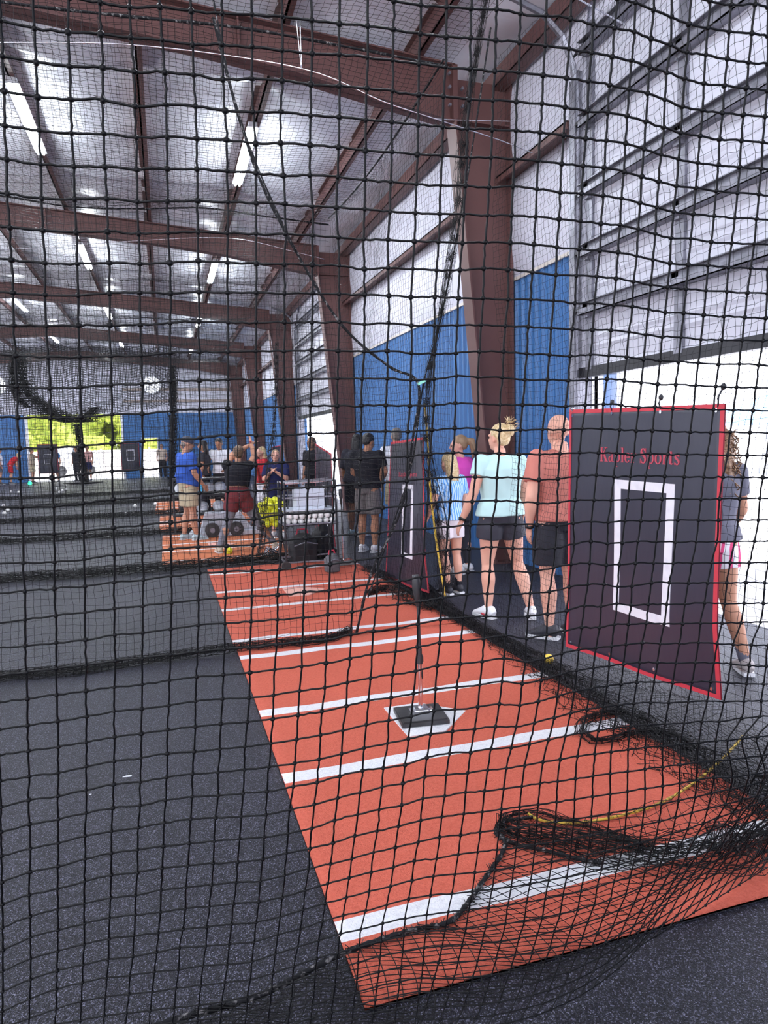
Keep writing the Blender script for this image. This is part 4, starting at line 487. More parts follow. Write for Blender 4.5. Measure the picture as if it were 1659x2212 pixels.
# carry the net on upward and out sideways from the rows the picture shows
up_rows = [N3[0]+(N3[0]-N3[3])/3*(k+1) for k in range(52)][::-1]
for k, rw in enumerate(up_rows): rw[:] = rw+np.array([0, 0, 0])
N3 = np.concatenate([np.array(up_rows), N3])
lc = [N3[:, :1]+(N3[:, :1]-N3[:, 2:3])/2*(k+1) for k in range(10)][::-1]
rc = [N3[:, -1:]+(N3[:, -1:]-N3[:, -4:-3])/3*(k+1)*np.array([1, .6, 1]) for k in range(14)]
N3 = np.concatenate(lc+[N3]+rc, 1); N3[..., 2] = np.maximum(N3[..., 2], .02)
fn = empty('cage_net', (.5, 1.1, 0), 0, 'black square mesh cage net hanging across the whole foreground', 'net')
O = np.array([.5, 1.1, 0])
A, B = fine_rows(N3-O); cords('net_mesh', A, B, .00178, nylon, fn, 6)
def knots(P, rad, m, parent):
    n = P.shape[0]; t = (1+5**.5)/2
    ico = np.array([(-1, t, 0), (1, t, 0), (-1, -t, 0), (1, -t, 0), (0, -1, t), (0, 1, t), (0, -1, -t), (0, 1, -t), (t, 0, -1), (t, 0, 1), (-t, 0, -1), (-t, 0, 1)])/1.9
    F = np.array([(0, 11, 5), (0, 5, 1), (0, 1, 7), (0, 7, 10), (0, 10, 11), (1, 5, 9), (5, 11, 4), (11, 10, 2), (10, 7, 6), (7, 1, 8), (3, 9, 4), (3, 4, 2), (3, 2, 6), (3, 6, 8), (3, 8, 9), (4, 9, 5), (2, 4, 11), (6, 2, 10), (8, 6, 7), (9, 8, 1)])
    r = np.random.default_rng(2); s = rad*r.uniform(.8, 1.25, (n, 1, 3))
    v = (P[:, None]+ico[None]*s).reshape(-1, 3); f = (np.arange(n)[:, None, None]*12+F[None]).reshape(-1, 3)
    me = bpy.data.meshes.new('knots'); me.from_pydata(v.tolist(), [], f.tolist()); return link('net_knots', me, m, parent, True)
knots((N3[44:]-O).reshape(-1, 3), .0046, nylon, fn)
# slack hem of that net, spread over the floor and mat in front of it, edged with a rope
low = [on_floor(x, y, .012) for x, y in ((250, 2330), (500, 2300), (700, 2262), (900, 2222), (1100, 2168), (1250, 2112), (1400, 2025), (1500, 1900), (1545, 1800))]
top = [on_floor(x, y, .03) for x, y in ((120, 2310), (350, 2212), (560, 2150), (740, 2060), (880, 2012), (975, 1988), (1035, 1915), (1090, 1830), (1075, 1795))]
lo_ = resample(catmull(low, 10), 46); tp_ = resample(catmull(top, 10), 46); P = []
for j in range(11):
    t = j/10; q = lo_*(1-t)+tp_*t; q = wob(q, .008, (9, 7)); q[:, 2] = .022+.02*np.abs(np.sin(q[:, 0]*13+q[:, 1]*9)); P.append(q)
P = np.array(P)-O; A, B = diag_edges(P); cords('net_hem', A, B, .0016, nylon, fn, 4)
rope('hem_rope', [Vector(p)-Vector(O) for p in top], .0085, greyrope, fn, 16, 5)
# gathers and loose folds
pile = [on_floor(x, y, .0) for x, y in ((1075, 1800), (1130, 1822), (1220, 1835), (1330, 1860), (1450, 1872), (1560, 1868), (1659, 1835), (1800, 1790))]
bunch('net_gather', [tuple(p-Vector(O)) for p in pile], [.02, .04, .07, .08, .08, .07, .07, .07], .07, 30, nylon, fn, .0017, seed=4, z0=.02)
pile2 = [on_floor(x, y, 0) for x, y in ((1080, 1795), (1100, 1778), (1160, 1770), (1240, 1795), (1330, 1822), (1400, 1850))]
bunch('net_gather', [tuple(p-Vector(O)) for p in pile2], [.01, .015, .02, .03, .04, .03], .03, 14, nylon, fn, .0016, seed=8, z0=.02)
hr = [on_floor(x, y, .03) for x, y in ((1150, 1765), (1090, 1775), (1072, 1800), (1110, 1822), (1180, 1838), (1260, 1858), (1300, 1864))]
rope('hem_rope', [p-Vector(O) for p in hr], .0075, greyrope, fn, 16, 5)
yr = [on_floor(x, y, .03) for x, y in ((1140, 1757), (1170, 1772), (1240, 1778), (1340, 1762), (1430, 1733), (1500, 1690), (1560, 1640), (1605, 1590))]
rope('yellow_hem_rope', [p-Vector(O) for p in yr], .0062, yellowrope, fn, 12)
# sheet of loose mesh between the yellow rope and the gathered pile
yr2 = resample(catmull(yr[1:], 8), 30); pl2 = resample(catmull([on_floor(x, y, .02) for x, y in ((1130, 1800), (1250, 1850), (1350, 1885), (1480, 1915), (1600, 1905), (1700, 1860), (1800, 1800), (1840, 1700))], 8), 30)
P = np.array([wob(yr2*(1-t)+pl2*t, .012, (12, 8), (5, 17)) for t in np.linspace(0, 1, 9)])-O; P[..., 2] = .025+.03*np.abs(np.sin(P[..., 0]*11+P[..., 1]*17))
A, B = grid_edges(P); A2, B2 = diag_edges(P); cords('net_fold', A, B, .0014, nylon, fn, 4)
# the twisted fold where the net turns the corner, hanging to the floor
fold = [Vector((1.47, 1.15, 2.2)), Vector((1.48, 1.2, 1.2)), on_floor(1640, 1560, .55)*0+Vector((1.47, 1.28, .9))]
gl = []
for k in range(15):
    a = on_floor(1545+random.uniform(-25, 60), 1790+random.uniform(-30, 60), .02)
    m_ = Vector((1.62+random.uniform(-.05, .1), 1.55+random.uniform(-.06, .06), .42+random.uniform(-.05, .05))); t_ = Vector((1.75+random.uniform(-.1, .12), 1.42+random.uniform(-.1, .08), 1.3))
    gl.append(catmull([a, a.lerp(m_, .5)+Vector((random.gauss(0, .012), random.gauss(0, .012), 0)), m_, t_, t_+Vector((.1, 0, 1.2))], 8)-O)
A = np.concatenate([q[:-1] for q in gl]); B = np.concatenate([q[1:] for q in gl]); G = np.array(gl)
for i in range(0, 14): A = np.r_[A, G[i][::3]]; B = np.r_[B, G[(i*7+3) % 15][::3]]
cords('corner_fold', A, B, .0016, nylon, fn, 4)

# ------------------------------------------------------------------ cage nets further back
def net_sheet(nu, nv, f, amp=.02, fs=((2.1, .4), (3.3, 1.9))):
    U, V = np.meshgrid(np.linspace(0, 1, nu), np.linspace(0, 1, nv)); P = f(U, V)
    if amp:
        for a in fs:
            P[..., 0] += amp*np.sin(a[0]*P[..., 1]+1.3*P[..., 2]+a[1]); P[..., 1] += amp*np.sin(a[0]*P[..., 0]*1.1+1.7*P[..., 2]+a[1]*2); P[..., 2] += amp*.8*np.sin(a[0]*1.4*P[..., 0]+a[0]*P[..., 1]+a[1])
    return P
def simple_net(name, part, P, rad, label, keep=None, group=None, diag=False, jit=.003):
    c = P.reshape(-1, 3).mean(0); c[2] = 0; e = empty(name, tuple(c), 0, label, 'net', group)
    P = P+RNG.normal(0, jit, P.shape); A, B = (diag_edges if diag else grid_edges)(P-c, *(() if keep is None else (keep,)))
    cords(part, A, B, rad, finenet, e); return e, c
ZC = 4.55
DY = [5.32, 9.33, 13.36, 17.1, 21.3, 25.5, 30.0, 34.5]
# divider 1 ends in a rope edge that is pulled back
edge1 = [(.50, 4.6), (.60, 4.13), (.77, 3.55), (1.02, 3.04), (1.36, 2.5), (1.73, 2.19), (1.98, 2.05), (1.92, 1.6), (1.81, 1.05), (1.54, .54), (1.40, .06)]
zz = np.array([p[1] for p in edge1])[::-1]; xx = np.array([p[0] for p in edge1])[::-1]
def div(Y, xl, xr_of_z, cell, label, rad, top=ZC, amp=.03):
    nz = int(top/cell); xs = np.arange(xl, 4.2, cell); zs = np.linspace(.05, top, nz)
    X, Z = np.meshgrid(xs, zs); lim = xr_of_z(Z); keep = X <= lim+cell*.5
    P = np.stack([np.minimum(X, lim+cell*.2), np.full_like(X, Y), Z], -1)
    P[..., 1] += .05*np.sin(X*1.9)+.03*np.sin(X*5+Z*2); P[..., 2] += amp*.7*np.sin(X*1.3+Y)*(Z/top)+.012*np.sin(X*7+Z*3); P[..., 0] += .02*np.sin(Z*4+X)
    return simple_net('cage_net', 'net_mesh', P, rad, label, keep, 'divider nets across the hall')
e1, c1 = div(DY[0], -8.5, lambda z: np.interp(z, zz, xx), .050, 'first fine divider net behind the foreground net, its edge roped back', .00125)
rope('edge_rope', [Vector((x, DY[0], z))-Vector(c1) for x, z in edge1], .011, greyrope, e1, 6)
bunch('floor_skirt', [tuple(np.array(v)-c1) for v in ((-8, 5.33, 0), (-4, 5.35, 0), (-1.2, 5.33, 0), (-.6, 5.30, 0), (.46, 5.33, .02), (1.12, 5.28, .02), (1.4, 5.48, .02))], [.11, .11, .12, .10, .07, .05, .03], .07, 46, nylon, e1, .0017, seed=12)
XE = [2.28, 2.2, 1.9, 1.9, 1.9, 1.9, 1.9]
for k, Y in enumerate(DY[1:6]):
    cell = (.07, .09, .11, .13, .15)[k]; rad = (.0016, .0021, .0026, .003, .0034)[k]
    e, c = div(Y, -10, lambda z, k=k: np.full_like(z, XE[k]), cell, ['second divider net, just past the second coral mat', 'third divider net, behind the swinging batter', 'fourth divider net down the hall', 'fifth divider net, far down the hall', 'farthest divider net in front of the bright opening'][k], rad)
    bunch('floor_skirt', [tuple(np.array(v)-c) for v in ((-9, Y, 0), (-4, Y+.03, 0), (0, Y-.02, .01), (2.2, Y, .02))], .13, .12, 34, nylon, e, .0035, seg=.09, seed=20+k)
# ceilings of the cages, sagging between the cables
def ceil(y0, y1, cell, rad, label, x1, sag=.22):
    nu = int((x1+8.5)/cell); nv = int((y1-y0)/cell)
    f = lambda U, V: np.stack([-8.5+(x1+8.5)*U, y0+(y1-y0)*V, ZC-sag*np.sin(PI*V)*(.6+.4*np.sin(U*9))-.03*np.abs(np.sin(U*24))], -1)
    return simple_net('cage_ceiling_net', 'net_mesh', net_sheet(nu, nv, f, .012), rad, label, None, 'ceiling nets of the cages')
ceil(1.15, DY[0], .05, .0014, 'fine ceiling net right overhead, top of the picture', 2.3, .1)
e, c = ceil(DY[0], DY[1], .05, .0016, 'fine ceiling net of the second cage, sagging below the nearest rafter', 2.25)
rope('seam_rope', [Vector((x, DY[0], ZC-.02+.03*math.sin(x*2)))-Vector(c) for x in np.linspace(-8, 2.25, 14)], .010, greyrope, e, 6, 1)
rope('seam_rope', [Vector((2.25, y, ZC-.1*math.sin((y-5.3)*.8)))-Vector(c) for y in np.linspace(5.32, 9.33, 9)], .009, greyrope, e, 6)
rope('seam_rope', [Vector((x, DY[1], ZC-.02+.05*math.sin(x*2.2)))-Vector(c) for x in np.linspace(-8, 2.25, 14)], .010, greyrope, e, 6)
for k in range(1, 5):
    ceil(DY[k], DY[k+1], (.09, .11, .13, .15)[k-1], (.0018, .0024, .003, .0034)[k-1], ['ceiling net of the third cage', 'ceiling net of the fourth cage', 'ceiling net of the fifth cage', 'ceiling net of the sixth cage, far down the hall'][k-1], 2.0)
# side nets between the cages and the walkway
def side(y0, y1, cell, rad, label, x, ztop=ZC, amp=.05):
    nu, nv = int((y1-y0)/cell), int(ztop/cell)
    f = lambda U, V: np.stack([x(y0+(y1-y0)*U, V*ztop), y0+(y1-y0)*U, .04+(ztop-.04)*V], -1)
    return simple_net('cage_side_net', 'net_mesh', net_sheet(nu, nv, f, amp*.35), rad, label, None, 'side nets along the walkway', jit=.004)
sx = lambda y, z: 2.62+.10*np.sin(y*1.7)*(1-z/5)+.06*np.sin(z*2.1+y)
es, cs = side(1.3, 5.2, .0445, .00115, 'side net of the first cage, hanging over the hanging backdrop and walkway', sx)
ed, cd = side(5.5, 9.3, .05, .0013, 'side net of the second cage, between the coral mat and the waiting people', lambda y, z: 2.32+.05*np.sin(y*2+z))
side(9.6, 13.3, .08, .0017, 'side net of the third cage beyond the slim backdrop', lambda y, z: 2.15+.05*np.sin(y*2+z))
bunch('floor_skirt', [tuple(Vector(on_floor(x, y, 0))-Vector(cs)) for x, y in ((915, 1262), (955, 1318), (1030, 1362), (1100, 1405), (1180, 1452), (1260, 1510), (1330, 1560), (1430, 1620), (1530, 1680), (1640, 1750), (1800, 1840))], [.03, .07, .11, .10, .09, .12, .16, .18, .19, .19, .18], .07, 56, nylon, es, .0016, seed=31)
bunch('floor_skirt', [tuple(Vector(on_floor(x, y, 0))-Vector(cs)) for x, y in ((1255, 1600), (1262, 1572), (1300, 1556), (1345, 1552), (1400, 1572))], .03, .04, 18, nylon, es, .0018, seed=33, z0=.02)
bunch('floor_skirt', [tuple(Vector(on_floor(x, y, 0))-Vector(cs)) for x, y in ((1258, 1596), (1280, 1614), (1320, 1612), (1370, 1598), (1440, 1602), (1500, 1630))], .03, .04, 20, nylon, es, .0018, seed=34, z0=.02)
# wide thin spread of mesh over the walkway floor beside the mat
P = []
ea = resample(catmull([on_floor(x, y, .02) for x, y in ((1290, 1500), (1340, 1560), (1430, 1625), (1530, 1690), (1700, 1790))], 8), 34); eb = resample(catmull([on_floor(x, y, .02) for x, y in ((1240, 1440), (1330, 1445), (1460, 1500), (1600, 1560), (1760, 1620))], 8), 34)
P = np.array([wob(ea*(1-t)+eb*t, .02, (7, 9), (13, 5)) for t in np.linspace(0, 1, 13)])-cs; P[..., 2] = .02+.025*np.abs(np.sin(P[..., 0]*9+P[..., 1]*6))
A, B = diag_edges(P); cords('floor_skirt', A, B, .0015, nylon, es, 3)
bunch('floor_skirt', [tuple(Vector(on_floor(x, y, 0))-Vector(cd)) for x, y in ((795, 1290), (830, 1278), (870, 1290), (905, 1312), (935, 1322))], [.03, .10, .12, .10, .05], .06, 40, nylon, ed, .002, seed=36, z0=.02)
bunch('floor_skirt', [tuple(Vector(on_floor(x, y, 0))-Vector(cd)) for x, y in ((790, 1232), (830, 1250), (880, 1268), (915, 1285))], [.08, .10, .12, .08], .06, 40, nylon, ed, .002, seed=37, z0=.02)
# vertical gathers of netting hanging from the ceiling corner
def hang(parent, c, pts, wid, n, seed, rad=.0015):
    r = np.random.default_rng(seed); base = resample(catmull(pts, 6), 70); L = []
    wv = np.interp(np.linspace(0, 1, 70), np.linspace(0, 1, len(wid)), wid)
    for i in range(n):
        o = r.normal(0, 1, 2); x = np.arange(70)
        q = base.copy(); q[:, 0] += wv*(o[0]*.6+.4*np.sin(x*r.uniform(.1, .4)+i)); q[:, 1] += wv*(o[1]*.6+.4*np.cos(x*r.uniform(.1, .4)+i)); L.append(q-c)
    L = np.array(L); A = [L[:, :-1].reshape(-1, 3)]; B = [L[:, 1:].reshape(-1, 3)]
    for i in range(n): A.append(L[i][::2]); B.append(L[(i*5+1) % n][1::2])
    return cords('net_gather', np.concatenate(A), np.concatenate(B), rad, nylon, parent)
hang(ed, cd, [on_y(1060, -60, 5.35), on_y(1010, 240, 5.35), on_y(985, 480, 5.35), on_y(948, 700, 5.35), on_y(925, 830, 5.35), on_y(925, 980, 5.4), on_y(945, 1120, 5.5), on_y(965, 1270, 5.6)], [.03, .03, .05, .05, .02, .05, .07, .10], 26, 5)
rope('edge_rope', [Vector(on_y(x, y, 5.36))-Vector(cd) for x, y in ((1060, 60), (1010, 380), (950, 700), (915, 828), (890, 1000), (850, 1130), (795, 1290))], .007, greyrope, ed, 8, 1)
rope('yellow_hem_rope', [Vector(on_y(x, y, 5.45))-Vector(cd) for x, y in ((918, 872), (924, 960), (930, 1060), (940, 1150), (952, 1230), (962, 1290))], .009, yellowrope, ed, 8)
m = MB(); m.bar(on_y(903, 830, 5.3)-Vector(cd), on_y(918, 822, 5.3)-Vector(cd), .02, .02); m.build('rope_clip', mat('green_clip', (.25, .65, .5), .4), ed)
hang(ed, cd, [on_y(598, 740, 9.2), on_y(592, 900, 9.2), on_y(575, 1050, 9.2), on_y(560, 1200, 9.2)], [.03, .05, .05, .07], 14, 6, .002)
# steel cables stretched across the hall
def cable(pts, label, r=.004):
    c = Vector(pts[0]); e = rope('steel_cable', [Vector(p)-c for p in pts], r, wire, None, 6); e.location = c; tag(e, label, 'cable', 'support cables of the nets')
cable([on_y(-60, 92, 5.1), on_y(300, 98, 5.1), on_y(651, 148, 5.1), on_y(827, 219, 5.1), on_y(935, 255, 5.1), on_y(1077, 302, 5.1), on_y(1150, 330, 5.1)], 'bright steel cable sloping across the haunch of the nearest rafter')
cable([on_y(932, 255, 5.2), on_y(985, 259, 5.6), on_y(1112, 262, 7.9)], 'short level steel cable tied to the nearest column')
cable([on_y(1235, -10, 4.2), on_y(1290, 20, 4.3), on_y(1348, 52, 4.4)], 'clamped end of a steel cable above the raised door', .006)
cable([on_y(-60, 545, 9.5), on_y(300, 520, 9.5), on_y(500, 515, 9.5), on_y(640, 545, 9.5), on_y(700, 560, 9.5)], 'thin steel cable under the second rafter')
# ropes and cords hanging from the roof
def hung(pts, label, r=.006, m=greyrope):
    c = Vector(pts[0]); e = rope('hanging_rope', [Vector(p)-c for p in pts], r, m, None, 6); e.location = c; tag(e, label, 'rope', 'ropes hanging from the roof')
hung([on_y(455, -30, 5.2), on_y(500, 190, 5.2), on_y(560, 370, 5.2), on_y(640, 545, 5.2)], 'slanting rope from the ceiling net down past the strip light')
hung([on_y(648, 50, 5.0), on_y(652, 148, 5.0)], 'pale doubled cord dropping in front of the nearest rafter', .003, wire)
hung([on_y(640, 45, 5.0), on_y(651, 148, 5.0)], 'pale cord beside the doubled cord at the nearest rafter', .003, wire)
hung([on_y(510, 760, 8.9), on_y(512, 950, 8.9), on_y(520, 1150, 8.9), on_y(524, 1280, 8.9)], 'thin cord hanging in front of the batter down to the mat', .004)
# dark debris drape far left: heavy folded netting
dn = empty('folded_net', tuple(on_y(100, 850, 24)), 0, 'heavy dark netting swag drooping over the bright far opening', 'net'); c = np.array(on_y(100, 850, 24)); 
def drape(px, seed, wid, n=60, rad=.006, Y=24):
    hang(dn, c, [on_y(x, y, Y) for x, y in px], wid, n, seed, rad)
drape(((40, 760), (50, 830), (90, 875), (140, 905), (180, 910), (205, 880)), 1, [.12, .2, .25, .3, .3, .15], 60)
drape(((372, 790), (374, 850), (374, 950), (372, 1050)), 3, [.1, .12, .12, .12], 55)
drape(((30, 760), (28, 800), (34, 850), (60, 880)), 2, [.08, .1, .12, .1], 30)
dp = empty('folded_net', tuple(on_floor(180, 1045)), 0, 'dark net rope column hanging before the bright opening, puddled on the floor', 'net'); cc = np.array(on_floor(180, 1045)); yy_ = float(cc[1])
hang(dp, cc, [on_y(165, 915, yy_), on_y(172, 960, yy_), on_y(178, 1000, yy_), on_y(184, 1044, yy_)], [.12, .12, .12, .14], 90, 9, .006)
m = MB(); m.ell((0, 0, .05), (.9, .35, .05)); m.build('net_puddle', finenet, dp, True)
# translucent dark screen netting high at the far end
P = net_sheet(90, 40, lambda U, V: np.stack([-8.2+8.9*U, np.full_like(U, 30.0), 3.4+2.2*V-.5*np.sin(U*PI)*(1-V)], -1), .05)
simple_net('debris_netting', 'net_mesh', P, .012, 'dark close mesh screen hung high in front of the end wall')
# ------------------------------------------------------------------ hanging backdrops
vinyl = mat('charcoal_vinyl', (.022, .023, .042), .36, 0, spec=.55, bump=(2.2, .35, (1, 1, .5)))
redtrim = mat('red_webbing', (.50, .03, .05), .6)
whitep = mat('white_print', (.72, .71, .76), .5, vary=(14, (.60, .59, .66), .5, .8))
redp = mat('red_print', (.42, .045, .075), .5)
def backdrop(corners, label, zone, letters=None, grommets=True, wr=.012, group='hanging backdrops with a white strike zone'):
    """corners: far-top, near-top, near-bottom, far-bottom"""
    c = [Vector(p) for p in corners]; o = (c[3]+c[2])/2; o.z = 0
    e = empty('hanging_backdrop', tuple(o), 0, label, 'backdrop', group)
    u = ((c[1]-c[0])+(c[2]-c[3])).normalized(); n = u.cross(Vector((0, 0, 1))).normalized()   # towards -X side
    if n.x > 0: n = -n
    def S(a, b, off=0.0):
        p = c[0].lerp(c[1], a).lerp(c[3].lerp(c[2], a), b)
        w_ = wr*(math.sin(a*9+b*2)*b+.6*math.sin(a*4+b*7)*b**2) - .05*max(0, b-.75)*a*2
        return p+n*(w_+off)-o
    def sheet(a0, a1, b0, b1, th, off, na, nb):
        m = MB(); vs = []
        for s in (off+th, off):
            for j in range(nb+1):
                for i in range(na+1): vs.append(S(a0+(a1-a0)*i/na, b0+(b1-b0)*j/nb, s))
        k = (na+1)*(nb+1); fs = []
        for j in range(nb):
            for i in range(na):
                q = j*(na+1)+i; fs += [(q, q+1, q+na+2, q+na+1), (k+q, k+q+na+1, k+q+na+2, k+q+1)]
        rim = list(range(na+1))+[(j+1)*(na+1)+na for j in range(nb)]+[nb*(na+1)+i for i in range(na-1, -1, -1)]+[j*(na+1) for j in range(nb-1, 0, -1)]
        for i in range(len(rim)): a_, b_ = rim[i], rim[(i+1) % len(rim)]; fs.append((a_, k+a_, k+b_, b_))
        return m.add(vs, fs)
    sheet(0, 1, 0, 1, .004, 0, 30, 36).build('vinyl_sheet', vinyl, e, True)
    b = merge(sheet(0, 1, 0, .016, .008, -.002, 30, 1), sheet(0, 1, .985, 1, .008, -.002, 30, 1), sheet(0, .018, 0, 1, .008, -.002, 1, 36), sheet(.982, 1, 0, 1, .008, -.002, 1, 36))
    b.build('red_border', redtrim, e)
    a0, a1, b0, b1, ta, tb = zone
    z = merge(sheet(a0, a1, b0, b0+tb, .002, .004, 10, 1), sheet(a0, a1, b1-tb, b1, .002, .004, 10, 1), sheet(a0, a0+ta, b0+tb, b1-tb, .002, .004, 1, 16), sheet(a1-ta, a1, b0+tb, b1-tb, .002, .004, 1, 16))
    z.build('strike_zone', whitep, e)
    if grommets:
        for a, b_ in ((.03, .025), (.36, .02), (.68, .02), (.965, .02), (.035, .975), (.36, .97), (.68, .965), (.96, .97)):
            m = MB(); p = S(a, b_, .004); m.tube([p, p+n*.004], .010, 12); m.build('grommet', chrome, e)
    return e, S, n
# serif letters drawn from stems, bars and rings; unit height = x-height 1
def glyph(ch):
    P = []   # polygons in (x, y)
    def R(x0, y0, x1, y1): P.append([(x0, y0), (x1, y0), (x1, y1), (x0, y1)])
    def Q(*p): P.append(list(p))
    def arc(cx, cy_, rx, ry, a0, a1, t0, t1, n=14):
        for i in range(n):
            for_ = []
            aa = [a0+(a1-a0)*(i+d)/n for d in (0, 1)]
            w_ = [t0+(t1-t0)*abs(math.cos(a)) for a in aa]
            o_ = [(cx+rx*math.cos(a), cy_+ry*math.sin(a)) for a in aa]; i_ = [(cx+(rx-w)*math.cos(a), cy_+(ry-min(w, .13))*math.sin(a)) for a, w in zip(aa, w_)]
            P.append([o_[0], o_[1], i_[1], i_[0]])
    if ch == 'K':
        R(.12, 0, .36, 1.5); R(0, 0, .48, .07); R(0, 1.43, .48, 1.5); Q((.36, .62), (.36, .78), (.92, 1.45), (1.0, 1.45)); Q((.48, .82), (.66, 1.0), (1.15, .04), (.86, .04)); R(.72, 0, 1.24, .07); R(.7, 1.43, 1.15, 1.5); W = 1.3
    elif ch == 'S':
        arc(.45, 1.1, .36, .40, .35, PI*1.35, .08, .22); arc(.47, .4, .40, .42, -PI*.85, PI*.42, .08, .22); Q((.13, 1.0), (.34, 1.16), (.82, .62), (.70, .42)); R(.76, 1.05, .82, 1.5); R(.05, 0, .11, .45); W = .98
    elif ch == 'a':
        R(.52, .12, .74, .8); arc(.40, .76, .34, .26, 0, PI*.92, .08, .2); arc(.34, .29, .30, .31, PI*.4, PI*1.95, .08, .2); R(.72, 0, .9, .08); R(.6, 0, .74, .2); W = .95
    elif ch == 'p':
        R(.12, -.5, .34, 1.0); R(0, -.5, .48, -.43); R(0, .92, .2, 1.0); arc(.52, .5, .38, .52, -PI*.72, PI*.72, .08, .22); W = 1.0
    elif ch == 'l':
        R(.12, 0, .34, 1.5); R(0, 0, .46, .07); R(0, 1.43, .2, 1.5); W = .52
    elif ch == 'e':
        arc(.43, .5, .40, .52, .05, PI*1.78, .08, .22); R(.16, .5, .82, .58); W = .92
    elif ch == 'r':
        R(.12, 0, .34, 1.0); R(0, 0, .48, .07); R(0, .92, .2, 1.0); Q((.34, .6), (.34, .78), (.52, .98), (.60, .98)); P.append([(.64+.11*math.cos(a), .87+.12*math.sin(a)) for a in np.linspace(0, 2*PI, 10)[:-1]]); W = .78
    elif ch == 'o':
        arc(.45, .5, .42, .52, 0, 2*PI, .08, .22, 24); W = .96
    elif ch == 't':
        R(.14, .1, .36, 1.25); R(0, .92, .58, 1.0); arc(.36, .2, .22, .2, PI, PI*1.85, .08, .2, 8); W = .62
    elif ch == 's':
        arc(.36, .74, .28, .27, .3, PI*1.35, .07, .17); arc(.37, .27, .31, .28, -PI*.85, PI*.42, .07, .17); Q((.12, .66), (.28, .8), (.62, .42), (.52, .26)); R(.58, .72, .63, 1.0); R(.06, 0, .11, .3); W = .76
    else: W = .5
    return P, W
def lettering(e, S, text, a0, a1, bbase, xh):
    tot = sum(glyph(ch)[1] for ch in text); m = MB(); x = 0
    for ch in text:
        P, W = glyph(ch)
        for poly in P:
            pr = [(a0+(a1-a0)*(x+p[0])/tot, bbase-p[1]*xh) for p in poly]; n = len(pr)
            vs = [S(a, b, .0065) for a, b in pr]+[S(a, b, .003) for a, b in pr]
            m.add(vs, [tuple(range(n)), tuple(reversed(range(n, 2*n)))]+[(i, i+n, (i+1) % n+n, (i+1) % n) for i in range(n)])
        x += W
    m.build('lettering', redp, e)
bc = [on_x(1232, 885, 2.62), on_x(1568, 872, 2.42), on_x(1541, 1514, 2.42), on_x(1228, 1396, 2.62)]
e, S, n_ = backdrop(bc, 'large charcoal hanging backdrop with red lettering and white strike zone, nearest the camera', (.385, .775, .272, .785, .045, .034))
lettering(e, S, 'Kapler Sports', .275, .80, .205, .037)
for a, off in ((.03, (.0, .02)), (.36, (0, .05)), (.68, (0, .06)), (.97, (.03, .09))):
    m = MB(); p = S(a, .01, .004); q = p+Vector((0, -off[0], off[1])); m.tube([p, p.lerp(q, .5)+n_*.012, q], .0045, 6); m.ell(q, (.013, .013, .016)); m.build('hanging_clip', darkmetal if a > .3 else chrome, e)
b2 = [on_x(845, 955, 2.42), on_x(915, 944, 2.36), on_x(918, 1282, 2.36), on_x(836, 1247, 2.42)]
e, S, n_ = backdrop(b2, 'slim looking charcoal backdrop edged red, standing between the two groups of people', (.40, .74, .30, .80, .06, .03), grommets=False)
lettering(e, S, 'Kapler Sports', .30, .84, .245, .02)
b3 = [on_x(681, 958, 2.42), on_x(716, 980, 2.40), on_x(722, 1205, 2.40), on_x(684, 1170, 2.42)]
e, S, n_ = backdrop(b3, 'charcoal backdrop with red edge behind the ball cart', (.42, .80, .36, .80, .08, .03), grommets=False)
b4 = [on_y(588, 965, 19), on_y(606, 962, 19), on_y(604, 1040, 19), on_y(588, 1040, 19)]
e = backdrop(b4, 'small distant backdrop with red edge above the child in navy', (.3, .7, .3, .8, .1, .05), grommets=False)[0]
B4 = (e, b4[0], b4[1], 19)
def posts(e, p, q, y):
    for x in (p.x, q.x): MB().tube([(x-e.location.x, y+.04-e.location.y, 0), (x-e.location.x, y+.04-e.location.y, p.z)], .02, 8).build('support_post', darkmetal, e)
posts(*B4)
for a, b_, y, zn, lab in (((80, 960), (127, 1022), 33, (.29, .68, .34, .68, .03, .02), 'far dark backdrop at the left in front of the bright opening'), ((260, 958), (303, 1014), 33, (.3, .74, .24, .66, .05, .03), 'far dark backdrop with a white strike zone between the two openings')):
    p = on_y(a[0], a[1], y); q = on_y(b_[0], b_[1], y)
    e = backdrop([(p.x, y, p.z), (q.x, y, p.z), (q.x, y, q.z), (p.x, y, q.z)], lab, zn, grommets=False)[0]; posts(e, p, q, y)

